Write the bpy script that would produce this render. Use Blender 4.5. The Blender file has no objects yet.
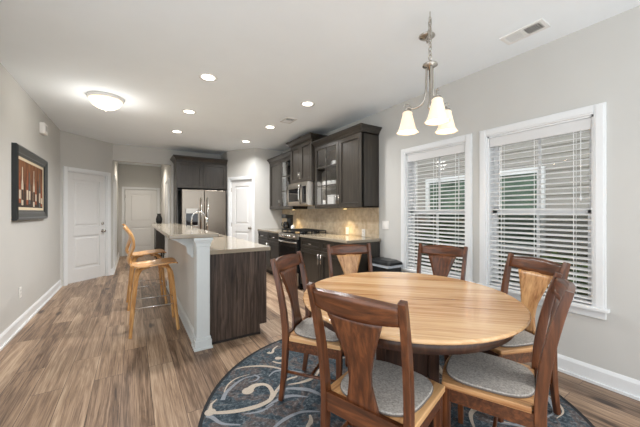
import bpy, math, random
from mathutils import Vector, Matrix
random.seed(7)
PI = math.pi
SC = bpy.context.scene
COL = SC.collection

# ------------------------------------------------------------ camera, world, lights, exposure
CAM_H = 1.30
cam_data = bpy.data.cameras.new('camera')
cam_data.sensor_width = 36.0
cam_data.lens = 293.0 / 640.0 * 36.0
cam_data.shift_y = -1.0 / 640.0
cam_data.clip_start = 0.02
cam = bpy.data.objects.new('camera', cam_data)
COL.objects.link(cam)
cam.location = (0, 0, CAM_H)
cam.rotation_euler = (PI / 2, 0, -math.atan(187.0 / 293.0))
SC.camera = cam

world = bpy.data.worlds.new('overcast_sky')
SC.world = world
world.use_nodes = True
WN = world.node_tree.nodes
WN['Background'].inputs['Color'].default_value = (0.92, 0.965, 1.0, 1)
WN['Background'].inputs['Strength'].default_value = 1.52

sun_data = bpy.data.lights.new('hazy_sun', 'SUN')
sun_data.energy = 5.0
sun_data.angle = math.radians(25)
sun_data.color = (1.0, 0.97, 0.92)
sun = bpy.data.objects.new('hazy_sun', sun_data)
COL.objects.link(sun)
sun.location = (8, -10, 16)
sun.rotation_euler = Vector((0.20, -0.45, 0.87)).to_track_quat('Z', 'Y').to_euler()

SC.view_settings.view_transform = 'Standard'
SC.view_settings.look = 'None'
SC.view_settings.gamma = 1.0
SC.view_settings.use_curve_mapping = False
SC.view_settings.exposure = 0.46
CAN_W = 15.5          # one recessed lamp
DOME_W = 6.5         # flush dome lamp
SHADE_W = 0.8         # one chandelier bulb
UNDER_W = 2.2         # one under-cabinet puck
HALL_FILL_W = 14.0  # unseen lamp added to brighten the hall

# ------------------------------------------------------------ materials
def new_mat(name):
    m = bpy.data.materials.new(name)
    m.use_nodes = True
    nt = m.node_tree
    return m, nt, nt.nodes['Principled BSDF']

def lin(c):
    return tuple(((v / 255.0) / 12.92 if v / 255.0 <= 0.04045 else ((v / 255.0 + 0.055) / 1.055) ** 2.4) for v in c) + (1.0,)

def plain(name, rgb, rough=0.5, metal=0.0, spec=0.5, noise=0.04, scale=30.0, bump=0.0, coat=0.0):
    m, nt, b = new_mat(name)
    b.inputs['Roughness'].default_value = rough
    b.inputs['Metallic'].default_value = metal
    b.inputs['Specular IOR Level'].default_value = spec
    b.inputs['Coat Weight'].default_value = coat
    tc = nt.nodes.new('ShaderNodeTexCoord')
    n = nt.nodes.new('ShaderNodeTexNoise')
    n.inputs['Scale'].default_value = scale
    n.inputs['Detail'].default_value = 3
    nt.links.new(tc.outputs['Object'], n.inputs['Vector'])
    r = nt.nodes.new('ShaderNodeValToRGB')
    c = lin(rgb)
    r.color_ramp.elements[0].position = 0.3
    r.color_ramp.elements[1].position = 0.7
    r.color_ramp.elements[0].color = tuple(v * (1 - noise) for v in c[:3]) + (1,)
    r.color_ramp.elements[1].color = tuple(min(1, v * (1 + noise)) for v in c[:3]) + (1,)
    nt.links.new(n.outputs['Fac'], r.inputs['Fac'])
    nt.links.new(r.outputs['Color'], b.inputs['Base Color'])
    if bump:
        bp = nt.nodes.new('ShaderNodeBump')
        bp.inputs['Strength'].default_value = bump
        bp.inputs['Distance'].default_value = 0.002
        nt.links.new(n.outputs['Fac'], bp.inputs['Height'])
        nt.links.new(bp.outputs['Normal'], b.inputs['Normal'])
    return m

def ramp(nt, stops):
    r = nt.nodes.new('ShaderNodeValToRGB')
    el = r.color_ramp.elements
    while len(el) < len(stops):
        el.new(0.5)
    for e, (p, c) in zip(el, stops):
        e.position = p
        e.color = lin(c)
    return r

def wood(name, stops, rot=(0, 0, 0), stretch=(14, 14, 1.2), rough=0.35, plank=None, spec=0.5, detail=6, distort=0.6, coat=0.0):
    """grain runs along local z of the (rotated) object space; plank = width of the glued boards"""
    m, nt, b = new_mat(name)
    L = nt.links.new
    tc = nt.nodes.new('ShaderNodeTexCoord')
    rt = nt.nodes.new('ShaderNodeMapping')
    rt.inputs['Rotation'].default_value = rot
    L(tc.outputs['Object'], rt.inputs['Vector'])
    mp = nt.nodes.new('ShaderNodeMapping')
    mp.inputs['Scale'].default_value = stretch
    L(rt.outputs['Vector'], mp.inputs['Vector'])
    n = nt.nodes.new('ShaderNodeTexNoise')
    n.noise_dimensions = '4D'
    n.inputs['Scale'].default_value = 2.2
    n.inputs['Detail'].default_value = detail
    n.inputs['Roughness'].default_value = 0.62
    n.inputs['Distortion'].default_value = distort
    L(mp.outputs['Vector'], n.inputs['Vector'])
    fac = n.outputs['Fac']
    if plank:
        sx = nt.nodes.new('ShaderNodeSeparateXYZ')
        L(rt.outputs['Vector'], sx.inputs['Vector'])
        d = nt.nodes.new('ShaderNodeMath'); d.operation = 'DIVIDE'; d.inputs[1].default_value = plank
        L(sx.outputs['X'], d.inputs[0])
        fl = nt.nodes.new('ShaderNodeMath'); fl.operation = 'FLOOR'
        L(d.outputs[0], fl.inputs[0])
        wn = nt.nodes.new('ShaderNodeTexWhiteNoise'); wn.noise_dimensions = '1D'
        L(fl.outputs[0], wn.inputs['W'])
        sc = nt.nodes.new('ShaderNodeMath'); sc.operation = 'MULTIPLY'; sc.inputs[1].default_value = 40
        L(wn.outputs['Value'], sc.inputs[0])
        L(sc.outputs[0], n.inputs['W'])
        mx = nt.nodes.new('ShaderNodeMath'); mx.operation = 'MULTIPLY_ADD'
        mx.inputs[1].default_value = 0.26
        L(wn.outputs['Value'], mx.inputs[0])
        sb = nt.nodes.new('ShaderNodeMath'); sb.operation = 'SUBTRACT'; sb.inputs[1].default_value = 0.13
        L(n.outputs['Fac'], sb.inputs[0])
        L(sb.outputs[0], mx.inputs[2])
        fac = mx.outputs[0]
    r = ramp(nt, stops)
    L(fac, r.inputs['Fac'])
    L(r.outputs['Color'], b.inputs['Base Color'])
    b.inputs['Roughness'].default_value = rough
    b.inputs['Specular IOR Level'].default_value = spec
    b.inputs['Coat Weight'].default_value = coat
    b.inputs['Coat Roughness'].default_value = 0.15
    bp = nt.nodes.new('ShaderNodeBump')
    bp.inputs['Strength'].default_value = 0.12
    bp.inputs['Distance'].default_value = 0.002
    L(n.outputs['Fac'], bp.inputs['Height'])
    L(bp.outputs['Normal'], b.inputs['Normal'])
    return m

def floor_mat():
    m, nt, b = new_mat('vinyl_plank_floor')
    L = nt.links.new
    tc = nt.nodes.new('ShaderNodeTexCoord')
    mp = nt.nodes.new('ShaderNodeMapping')
    mp.inputs['Rotation'].default_value = (0, 0, PI / 2)
    mp.inputs['Location'].default_value = (0.35, 0.07, 0)
    L(tc.outputs['Object'], mp.inputs['Vector'])
    br = nt.nodes.new('ShaderNodeTexBrick')
    br.offset = 0.37
    br.inputs['Color1'].default_value = (0, 0, 0, 1)
    br.inputs['Color2'].default_value = (1, 1, 1, 1)
    br.inputs['Mortar'].default_value = (0.5, 0.5, 0.5, 1)
    br.inputs['Scale'].default_value = 1.0
    br.inputs['Mortar Size'].default_value = 0.0018
    br.inputs['Mortar Smooth'].default_value = 0.1
    br.inputs['Brick Width'].default_value = 1.25
    br.inputs['Row Height'].default_value = 0.182
    L(mp.outputs['Vector'], br.inputs['Vector'])
    mul = nt.nodes.new('ShaderNodeMath'); mul.operation = 'MULTIPLY'; mul.inputs[1].default_value = 57.0
    L(br.outputs['Color'], mul.inputs[0])
    m2 = nt.nodes.new('ShaderNodeMapping')
    m2.inputs['Scale'].default_value = (11.0, 0.6, 1.0)
    L(tc.outputs['Object'], m2.inputs['Vector'])
    n1 = nt.nodes.new('ShaderNodeTexNoise'); n1.noise_dimensions = '4D'
    n1.inputs['Scale'].default_value = 1.6; n1.inputs['Detail'].default_value = 8
    n1.inputs['Roughness'].default_value = 0.72; n1.inputs['Distortion'].default_value = 1.0
    L(m2.outputs['Vector'], n1.inputs['Vector']); L(mul.outputs[0], n1.inputs['W'])
    m3 = nt.nodes.new('ShaderNodeMapping')
    m3.inputs['Scale'].default_value = (85.0, 2.6, 1.0)
    L(tc.outputs['Object'], m3.inputs['Vector'])
    n2 = nt.nodes.new('ShaderNodeTexNoise'); n2.noise_dimensions = '4D'
    n2.inputs['Scale'].default_value = 1.5; n2.inputs['Detail'].default_value = 6
    L(m3.outputs['Vector'], n2.inputs['Vector']); L(mul.outputs[0], n2.inputs['W'])
    # knots: sparse stretched voronoi cells
    m4 = nt.nodes.new('ShaderNodeMapping')
    m4.inputs['Scale'].default_value = (4.2, 1.5, 1.0)
    L(tc.outputs['Object'], m4.inputs['Vector'])
    vo = nt.nodes.new('ShaderNodeTexVoronoi'); vo.inputs['Scale'].default_value = 1.0
    vo.inputs['Randomness'].default_value = 1.0
    L(m4.outputs['Vector'], vo.inputs['Vector'])
    kr = nt.nodes.new('ShaderNodeMapRange')
    kr.inputs['From Min'].default_value = 0.03; kr.inputs['From Max'].default_value = 0.16
    kr.inputs['To Min'].default_value = 0.30; kr.inputs['To Max'].default_value = 0.0
    L(vo.outputs['Distance'], kr.inputs['Value'])
    a = nt.nodes.new('ShaderNodeMath'); a.operation = 'MULTIPLY_ADD'; a.inputs[1].default_value = 0.17
    L(br.outputs['Color'], a.inputs[0]); L(n1.outputs['Fac'], a.inputs[2])
    a2 = nt.nodes.new('ShaderNodeMath'); a2.operation = 'MULTIPLY_ADD'; a2.inputs[1].default_value = 0.46
    L(n2.outputs['Fac'], a2.inputs[0]); L(a.outputs[0], a2.inputs[2])
    a3 = nt.nodes.new('ShaderNodeMath'); a3.operation = 'SUBTRACT'
    L(a2.outputs[0], a3.inputs[0]); L(kr.outputs['Result'], a3.inputs[1])
    r = ramp(nt, [(0.57, (60, 45, 36)), (0.70, (106, 84, 67)), (0.86, (154, 128, 105)), (1.0, (186, 162, 137))])
    L(a3.outputs[0], r.inputs['Fac'])
    mx = nt.nodes.new('ShaderNodeMix'); mx.data_type = 'RGBA'
    mx.inputs['B'].default_value = lin((74, 58, 48))
    L(br.outputs['Fac'], mx.inputs['Factor']); L(r.outputs['Color'], mx.inputs['A'])
    L(mx.outputs['Result'], b.inputs['Base Color'])
    b.inputs['Roughness'].default_value = 0.42
    bp = nt.nodes.new('ShaderNodeBump'); bp.inputs['Strength'].default_value = 0.1; bp.inputs['Distance'].default_value = 0.002
    L(n2.outputs['Fac'], bp.inputs['Height']); L(bp.outputs['Normal'], b.inputs['Normal'])
    return m

def tile_mat():
    m, nt, b = new_mat('travertine_backsplash')
    L = nt.links.new
    tc = nt.nodes.new('ShaderNodeTexCoord')
    sx = nt.nodes.new('ShaderNodeSeparateXYZ'); L(tc.outputs['Object'], sx.inputs['Vector'])
    cb = nt.nodes.new('ShaderNodeCombineXYZ')
    L(sx.outputs['Y'], cb.inputs['X']); L(sx.outputs['Z'], cb.inputs['Y'])
    br = nt.nodes.new('ShaderNodeTexBrick'); br.offset = 0.5
    br.inputs['Color1'].default_value = lin((196, 172, 140)); br.inputs['Color2'].default_value = lin((214, 196, 166))
    br.inputs['Mortar'].default_value = lin((205, 192, 170))
    br.inputs['Scale'].default_value = 1.0; br.inputs['Mortar Size'].default_value = 0.003
    br.inputs['Brick Width'].default_value = 0.15; br.inputs['Row Height'].default_value = 0.075
    L(cb.outputs['Vector'], br.inputs['Vector'])
    n = nt.nodes.new('ShaderNodeTexNoise'); n.inputs['Scale'].default_value = 14; n.inputs['Detail'].default_value = 5
    L(tc.outputs['Object'], n.inputs['Vector'])
    r = ramp(nt, [(0.3, (150, 128, 100)), (0.7, (232, 218, 196))])
    L(n.outputs['Fac'], r.inputs['Fac'])
    mx = nt.nodes.new('ShaderNodeMix'); mx.data_type = 'RGBA'; mx.inputs['Factor'].default_value = 0.42
    L(br.outputs['Color'], mx.inputs['A']); L(r.outputs['Color'], mx.inputs['B'])
    L(mx.outputs['Result'], b.inputs['Base Color'])
    b.inputs['Roughness'].default_value = 0.35
    return m

def rug_mat():
    m, nt, b = new_mat('rug_wool')
    L = nt.links.new
    tc = nt.nodes.new('ShaderNodeTexCoord')
    n = nt.nodes.new('ShaderNodeTexNoise'); n.inputs['Scale'].default_value = 55; n.inputs['Detail'].default_value = 6; n.inputs['Roughness'].default_value = 0.7
    n2 = nt.nodes.new('ShaderNodeTexNoise'); n2.inputs['Scale'].default_value = 5.5; n2.inputs['Detail'].default_value = 6; n2.inputs['Distortion'].default_value = 1.2
    L(tc.outputs['Object'], n.inputs['Vector']); L(tc.outputs['Object'], n2.inputs['Vector'])
    r = ramp(nt, [(0.34, (26, 33, 39)), (0.5, (66, 76, 83)), (0.66, (138, 146, 150))])
    L(n.outputs['Fac'], r.inputs['Fac'])
    r2 = ramp(nt, [(0.35, (40, 50, 58)), (0.50, (70, 80, 88)), (0.57, (116, 96, 86)), (0.68, (58, 62, 68))])
    L(n2.outputs['Fac'], r2.inputs['Fac'])
    mx = nt.nodes.new('ShaderNodeMix'); mx.data_type = 'RGBA'; mx.inputs['Factor'].default_value = 0.5
    L(r.outputs['Color'], mx.inputs['A']); L(r2.outputs['Color'], mx.inputs['B'])
    L(mx.outputs['Result'], b.inputs['Base Color'])
    b.inputs['Roughness'].default_value = 0.95
    b.inputs['Specular IOR Level'].default_value = 0.1
    return m

def steel_mat(name, rgb, rough=0.28, axis=(1, 60, 1)):
    m, nt, b = new_mat(name)
    L = nt.links.new
    tc = nt.nodes.new('ShaderNodeTexCoord')
    mp = nt.nodes.new('ShaderNodeMapping'); mp.inputs['Scale'].default_value = axis
    L(tc.outputs['Object'], mp.inputs['Vector'])
    n = nt.nodes.new('ShaderNodeTexNoise'); n.inputs['Scale'].default_value = 6; n.inputs['Detail'].default_value = 4
    L(mp.outputs['Vector'], n.inputs['Vector'])
    mr = nt.nodes.new('ShaderNodeMapRange'); mr.inputs['To Min'].default_value = rough - 0.02; mr.inputs['To Max'].default_value = rough + 0.03
    L(n.outputs['Fac'], mr.inputs['Value']); L(mr.outputs['Result'], b.inputs['Roughness'])
    b.inputs['Base Color'].default_value = lin(rgb)
    b.inputs['Metallic'].default_value = 1.0
    return m

def glow(name, rgb, strength):
    m, nt, b = new_mat(name)
    b.inputs['Base Color'].default_value = lin(rgb)
    b.inputs['Emission Color'].default_value = lin(rgb)
    b.inputs['Emission Strength'].default_value = strength
    b.inputs['Roughness'].default_value = 0.4
    return m

def glass_mat(name, tint=(1, 1, 1), refl=1.0):
    m = bpy.data.materials.new(name); m.use_nodes = True
    nt = m.node_tree; L = nt.links.new
    nt.nodes.remove(nt.nodes['Principled BSDF'])
    out = nt.nodes['Material Output']
    t = nt.nodes.new('ShaderNodeBsdfTransparent'); t.inputs['Color'].default_value = tint + (1,)
    g = nt.nodes.new('ShaderNodeBsdfGlossy'); g.inputs['Roughness'].default_value = 0.02
    f = nt.nodes.new('ShaderNodeFresnel'); f.inputs['IOR'].default_value = 1.45
    mu = nt.nodes.new('ShaderNodeMath'); mu.operation = 'MULTIPLY'; mu.inputs[1].default_value = refl
    L(f.outputs['Fac'], mu.inputs[0])
    mx = nt.nodes.new('ShaderNodeMixShader')
    L(mu.outputs[0], mx.inputs['Fac']); L(t.outputs['BSDF'], mx.inputs[1]); L(g.outputs['BSDF'], mx.inputs[2])
    L(mx.outputs['Shader'], out.inputs['Surface'])
    return m

M = {}
M['wall'] = plain('wall_paint', (205, 204, 200), 0.85, noise=0.012, scale=3, spec=0.2)
M['ceiling'] = plain('ceiling_paint', (242, 248, 252), 0.9, noise=0.01, scale=3, spec=0.1)
M['trim'] = plain('white_trim_paint', (234, 236, 237), 0.4, noise=0.01)
M['post'] = plain('shaded_trim_paint', (208, 213, 213), 0.4, noise=0.01)  # white trim paint again, greyed to hold the post's shade in its colour
M['door'] = plain('white_door_paint', (226, 226, 225), 0.45, noise=0.01)
M['floor'] = floor_mat()
ESP = [(0.3, (40, 36, 32)), (0.55, (56, 51, 45)), (0.75, (72, 65, 57))]
M['cab'] = wood('espresso_cabinet_wood', ESP, stretch=(22, 22, 1.2), rough=0.33)
M['cabin'] = plain('cabinet_interior', (92, 84, 76), 0.6)
M['panel'] = wood('dark_oak_end_panel', [(0.32, (38, 30, 26)), (0.5, (72, 59, 51)), (0.68, (108, 91, 80))], stretch=(18, 18, 1.0), rough=0.45, distort=1.2)
M['kick'] = plain('dark_toe_kick', (44, 39, 36), 0.6)
M['quartz'] = plain('beige_speckled_quartz', (150, 139, 122), 0.14, noise=0.10, scale=160, coat=0.3)
M['tile'] = tile_mat()
M['steel'] = steel_mat('brushed_stainless_steel', (160, 150, 138), 0.25, (30, 30, 0.6))
M['steel_b'] = steel_mat('lit_stainless_steel', (212, 204, 194), 0.3, (30, 30, 0.6))  # the same steel lightened, so light on the microwave is in its colour
M['steel_h'] = steel_mat('polished_stainless_steel', (215, 212, 208), 0.16)
M['chrome'] = steel_mat('chrome', (225, 225, 225), 0.1)
M['nickel'] = steel_mat('satin_nickel', (190, 184, 175), 0.25)
M['black'] = plain('black_enamel', (24, 24, 25), 0.25)
M['blackglass'] = plain('black_oven_glass', (16, 16, 18), 0.06, coat=0.5)
M['iron'] = plain('cast_iron', (30, 30, 31), 0.55)
M['blackplastic'] = plain('black_plastic', (34, 36, 38), 0.35)
M['bag'] = plain('pale_bin_liner', (196, 204, 212), 0.4)
WAL = [(0.28, (50, 26, 13)), (0.5, (90, 50, 27)), (0.74, (132, 79, 45))]
M['walnut'] = wood('walnut_stained_wood', WAL, stretch=(20, 20, 1.6), rough=0.3, coat=0.25)
M['walnut_x'] = wood('walnut_stained_wood_rail', WAL, rot=(0, PI / 2, 0), stretch=(20, 20, 1.6), rough=0.3, coat=0.25)
HIC = [(0.25, (150, 98, 58)), (0.42, (196, 148, 100)), (0.6, (212, 166, 116)), (0.8, (224, 184, 136))]
M['hickory'] = wood('hickory_splat_wood', HIC, stretch=(24, 24, 0.9), rough=0.32, distort=0.2, plank=0.055, coat=0.2)
M['hickory_seat'] = wood('hickory_seat_wood', HIC, rot=(PI / 2, 0, 0), stretch=(24, 24, 1.3), rough=0.32, plank=0.09, coat=0.2)
TAB = [(0.20, (138, 90, 50)), (0.33, (200, 150, 102)), (0.55, (226, 184, 136)), (0.8, (240, 208, 166))]
# boards run from the door side of the table towards the windows: rotate so that they lie along the grain
M['table'] = wood('hickory_table_planks', TAB, rot=(PI / 2, 0, 0), stretch=(26, 26, 1.1), rough=0.2, plank=0.105, coat=0.45)
M['table_edge'] = M['table']
M['dark_table'] = wood('dark_walnut_pedestal', [(0.3, (40, 25, 19)), (0.5, (62, 40, 30)), (0.72, (86, 58, 44))], stretch=(20, 20, 1.6), rough=0.35)
M['cushion'] = plain('grey_felt', (174, 169, 163), 0.95, noise=0.32, scale=120, bump=0.4, spec=0.1)
M['piping'] = plain('grey_cushion_piping', (112, 104, 98), 0.9)
OAK = [(0.3, (160, 110, 58)), (0.5, (204, 152, 92)), (0.72, (226, 180, 120))]
M['oak'] = wood('honey_bent_plywood', OAK, stretch=(16, 16, 1.5), rough=0.35, coat=0.2)
M['rug'] = rug_mat()
M['rug_cream'] = plain('rug_cream_yarn', (184, 172, 158), 0.95, noise=0.14, scale=150, spec=0.1)
M['rug_grey'] = plain('rug_grey_yarn', (138, 142, 148), 0.95, noise=0.14, scale=150, spec=0.1)
M['rug_edge'] = plain('rug_black_binding', (30, 32, 36), 0.9)
M['can_glow'] = glow('recessed_lamp_lens', (255, 246, 232), 6.0)
M['dome_glow'] = glow('frosted_dome_glass', (255, 236, 204), 0.95)
M['shade_glow'] = glow('frosted_bell_glass', (255, 234, 204), 0.28)
M['puck'] = glow('under_cabinet_lens', (255, 220, 150), 4.0)
M['glass'] = glass_mat('clear_window_glass')
M['screen'] = glass_mat('insect_screen_mesh', (0.55, 0.56, 0.55), 0.0)
M['cabglass'] = glass_mat('cabinet_glass', refl=0.35)
M['blind'] = plain('white_faux_wood_slats', (240, 240, 240), 0.45, noise=0.01)
M['headrail'] = plain('white_blind_valance', (222, 222, 222), 0.5, noise=0.01)
M['white'] = plain('white_porcelain', (238, 238, 236), 0.2, noise=0.01)
M['plate'] = plain('white_plastic_plate', (240, 238, 234), 0.35, noise=0.01)
M['slot'] = plain('dark_slots', (70, 68, 66), 0.5)
M['ventdark'] = plain('vent_duct_metal', (96, 95, 93), 0.8)
M['frame'] = plain('black_frame_lacquer', (40, 44, 46), 0.3)
M['frame_silver'] = plain('grey_frame_bead', (92, 98, 100), 0.3, metal=0.5)
M['mat'] = plain('cream_canvas_mat', (222, 206, 178), 0.8)
M['cv_back'] = wood('painted_ochre_ground', [(0.3, (70, 42, 26)), (0.5, (118, 74, 44)), (0.7, (156, 106, 66))], stretch=(9, 9, 1.5), rough=0.8)
M['cv_dark'] = plain('painted_dark_glass', (58, 46, 38), 0.8, noise=0.3, scale=20)
M['cv_red'] = plain('painted_russet', (150, 80, 48), 0.8, noise=0.3, scale=20)
M['cv_white'] = plain('painted_pale_label', (206, 194, 174), 0.8, noise=0.15, scale=20)
M['cv_blue'] = plain('painted_slate', (92, 98, 98), 0.8, noise=0.25, scale=20)
M['siding'] = plain('grey_lap_siding', (162, 158, 151), 0.8, noise=0.03, scale=6)
M['ext_glass'] = plain('painted_reflection_pane', (84, 108, 92), 0.08, noise=0.35, scale=2.5)  # reflected greenery put into the pane's own base colour
M['leaf'] = plain('shrub_leaves', (70, 96, 54), 0.7, noise=0.4, scale=9)
M['leaf2'] = plain('pale_shrub_leaves', (104, 128, 74), 0.7, noise=0.4, scale=9)
M['bark'] = plain('shrub_bark', (84, 70, 58), 0.9)
M['ground'] = plain('lawn_ground', (108, 116, 84), 0.95, noise=0.3, scale=4)
M['roof'] = plain('roof_shingles', (90, 86, 84), 0.9, noise=0.2, scale=12)

# ------------------------------------------------------------ geometry helpers
class G:
    def __init__(s):
        s.v = []; s.f = []; s.mi = []; s.sm = []
    def add(s, verts, faces, mi=0, smooth=False, mtx=None):
        o = len(s.v)
        for p in verts:
            p = Vector(p)
            if mtx is not None: p = mtx @ p
            s.v.append(p)
        for f in faces:
            s.f.append([i + o for i in f]); s.mi.append(mi); s.sm.append(smooth)
        return s
    def box(s, x0, x1, y0, y1, z0, z1, mi=0, mtx=None):
        x0, x1 = min(x0, x1), max(x0, x1); y0, y1 = min(y0, y1), max(y0, y1); z0, z1 = min(z0, z1), max(z0, z1)
        vs = [(x0, y0, z0), (x1, y0, z0), (x1, y1, z0), (x0, y1, z0), (x0, y0, z1), (x1, y0, z1), (x1, y1, z1), (x0, y1, z1)]
        return s.add(vs, [(0, 3, 2, 1), (4, 5, 6, 7), (0, 1, 5, 4), (1, 2, 6, 5), (2, 3, 7, 6), (3, 0, 4, 7)], mi, False, mtx)
    def prism(s, poly, h0, h1, mi=0, mtx=None, smooth=False):
        """polygon in local xy, extruded along z"""
        n = len(poly)
        vs = [(p[0], p[1], h0) for p in poly] + [(p[0], p[1], h1) for p in poly]
        fs = [tuple(reversed(range(n))), tuple(range(n, 2 * n))]
        s.add(vs, fs, mi, False, mtx)
        o = len(s.v) - 2 * n
        for i in range(n):
            j = (i + 1) % n
            s.f.append([o + i, o + j, o + n + j, o + n + i]); s.mi.append(mi); s.sm.append(smooth)
        return s
    def lathe(s, prof, n=32, mi=0, mtx=None, cap0=True, cap1=True, ripple=None):
        vs = []
        for k, (r, z) in enumerate(prof):
            for i in range(n):
                a = 2 * PI * i / n
                rr = r if ripple is None else r * (1 + ripple(k, a))
                vs.append((rr * math.cos(a), rr * math.sin(a), z))
        fs = []
        for k in range(len(prof) - 1):
            for i in range(n):
                j = (i + 1) % n
                fs.append((k * n + i, k * n + j, (k + 1) * n + j, (k + 1) * n + i))
        s.add(vs, fs, mi, True, mtx)
        o = len(s.v) - len(vs)
        if cap0: s.f.append([o + i for i in reversed(range(n))]); s.mi.append(mi); s.sm.append(False)
        if cap1: s.f.append([o + (len(prof) - 1) * n + i for i in range(n)]); s.mi.append(mi); s.sm.append(False)
        return s
    def sweep(s, path, sec, n0=None, mi=0, mtx=None, closed=False, smooth=True, cap=True):
        """sec(k) -> list of (a, b) section points; a along the fixed side vector n0 (made normal to the path), b along the third axis"""
        P = [Vector(p) for p in path]; K = len(P)
        rings = []; N = None
        for k in range(K):
            if closed: t = (P[(k + 1) % K] - P[k - 1]).normalized()
            else: t = (P[min(k + 1, K - 1)] - P[max(k - 1, 0)]).normalized()
            if n0 is not None: ref = Vector(n0)
            elif N is not None: ref = N
            else: ref = Vector((0, 0, 1)) if abs(t.z) < 0.9 else Vector((1, 0, 0))
            N = (ref - t * ref.dot(t)).normalized()
            B = t.cross(N)
            rings.append([P[k] + N * a + B * b for a, b in sec(k)])
        m = len(rings[0]); vs = [p for r in rings for p in r]; fs = []
        for k in range(K if closed else K - 1):
            k2 = (k + 1) % K
            for i in range(m):
                j = (i + 1) % m
                fs.append((k * m + i, k * m + j, k2 * m + j, k2 * m + i))
        if cap and not closed:
            fs.append(tuple(reversed(range(m)))); fs.append(tuple((K - 1) * m + i for i in range(m)))
        return s.add(vs, fs, mi, smooth, mtx)
    def tube(s, path, r, n=10, mi=0, mtx=None, closed=False, n0=None):
        rf = r if callable(r) else (lambda k: r)
        return s.sweep(path, lambda k: [(rf(k) * math.cos(2 * PI * i / n), rf(k) * math.sin(2 * PI * i / n)) for i in range(n)], n0, mi, mtx, closed)
    def bar(s, path, w, h, n0, mi=0, mtx=None):
        wf = w if callable(w) else (lambda k: w); hf = h if callable(h) else (lambda k: h)
        return s.sweep(path, lambda k: [(-wf(k) / 2, -hf(k) / 2), (wf(k) / 2, -hf(k) / 2), (wf(k) / 2, hf(k) / 2), (-wf(k) / 2, hf(k) / 2)], n0, mi, mtx, smooth=False)
    def sheet(s, fn, nu, nv, thick, mi=0, mtx=None):
        """fn(u, v) -> point, u, v in 0..1; solid sheet of the given thickness along its normals"""
        pts = [[Vector(fn(i / nu, j / nv)) for j in range(nv + 1)] for i in range(nu + 1)]
        A = []; B = []
        for i in range(nu + 1):
            for j in range(nv + 1):
                du = pts[min(i + 1, nu)][j] - pts[max(i - 1, 0)][j]
                dv = pts[i][min(j + 1, nv)] - pts[i][max(j - 1, 0)]
                n = du.cross(dv)
                n = n.normalized() if n.length > 1e-9 else Vector((0, 0, 1))
                A.append(pts[i][j] + n * thick / 2); B.append(pts[i][j] - n * thick / 2)
        w = nv + 1; T = len(A); fs = []
        for i in range(nu):
            for j in range(nv):
                a, b, c, d = i * w + j, (i + 1) * w + j, (i + 1) * w + j + 1, i * w + j + 1
                fs.append((a, b, c, d)); fs.append((T + d, T + c, T + b, T + a))
        s.add(A + B, fs, mi, True, mtx)
        o = len(s.v) - 2 * T
        edge = [(i, 0) for i in range(nu + 1)] + [(nu, j) for j in range(1, nv + 1)] + [(i, nv) for i in range(nu - 1, -1, -1)] + [(0, j) for j in range(nv - 1, 0, -1)]
        E = [i * w + j for i, j in edge]
        for k in range(len(E)):
            a, b = E[k], E[(k + 1) % len(E)]
            s.f.append([o + b, o + a, o + T + a, o + T + b]); s.mi.append(mi); s.sm.append(False)
        return s
    def flat_foot(s):
        for v in s.v: v.z = max(0.0, v.z)
        return s
    def build(s, name, mats, parent=None, world=False, bevel=0.0, seg=2):
        if not isinstance(mats, (list, tuple)): mats = [mats]
        off = Vector((0, 0, 0))
        if world:
            p = parent
            while p is not None:
                off += p.location; p = p.parent
        me = bpy.data.meshes.new(name)
        me.from_pydata([tuple(v - off) for v in s.v], [], s.f)
        for m in mats: me.materials.append(m)
        me.polygons.foreach_set('material_index', s.mi)
        me.polygons.foreach_set('use_smooth', s.sm)
        me.update()
        o = bpy.data.objects.new(name, me)
        COL.objects.link(o)
        if parent is not None: o.parent = parent
        if bevel:
            b = o.modifiers.new('bevel', 'BEVEL'); b.width = bevel; b.segments = seg; b.limit_method = 'ANGLE'; b.angle_limit = math.radians(40)
            b.harden_normals = False
        return o

def tag(o, label=None, cat=None, group=None, kind=None):
    if label: o['label'] = label
    if cat: o['category'] = cat
    if group: o['group'] = group
    if kind: o['kind'] = kind
    return o

def thing(name, label, cat, loc=(0, 0, 0), rotz=0.0, group=None):
    o = bpy.data.objects.new(name, None)
    o.empty_display_size = 0.1
    COL.objects.link(o)
    o.location = loc; o.rotation_euler = (0, 0, rotz)
    return tag(o, label, cat, group)

def structure(name, loc=(0, 0, 0), rotz=0.0, label=None, cat=None):
    o = bpy.data.objects.new(name, None); COL.objects.link(o)
    o.location = loc; o.rotation_euler = (0, 0, rotz)
    return tag(o, label, cat, None, 'structure')

def copy_tree(o, parent=None):
    c = o.copy(); COL.objects.link(c)
    if parent is not None: c.parent = parent
    for ch in list(o.children): copy_tree(ch, c)
    return c

def lamp(name, kind, energy, color, loc, parent, size=0.1, rot=(0, 0, 0), spot=None):
    d = bpy.data.lights.new(name, kind)
    d.energy = energy; d.color = color
    if kind == 'AREA': d.shape = 'DISK'; d.size = size; d.spread = math.radians(150)
    else: d.shadow_soft_size = size
    if spot: d.spot_size = spot; d.spot_blend = 0.6
    o = bpy.data.objects.new(name, d); COL.objects.link(o)
    o.parent = parent; o.location = loc; o.rotation_euler = rot
    return o

def frame_mtx(origin, u, n):
    """columns: u (along the width), v = z up, n (outward)"""
    u = Vector(u).normalized(); n = Vector(n).normalized(); v = Vector((0, 0, 1))
    return Matrix(((u.x, v.x, n.x, origin[0]), (u.y, v.y, n.y, origin[1]), (u.z, v.z, n.z, origin[2]), (0, 0, 0, 1)))

# ------------------------------------------------------------ setting: floor, ceiling, walls
H = 2.74
LX, RX = -1.075, 2.97
def setting(name, g, m, label=None, cat=None, bevel=0.0):
    o = g.build(name, m, bevel=bevel)
    return tag(o, label, cat, None, 'structure')

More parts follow.
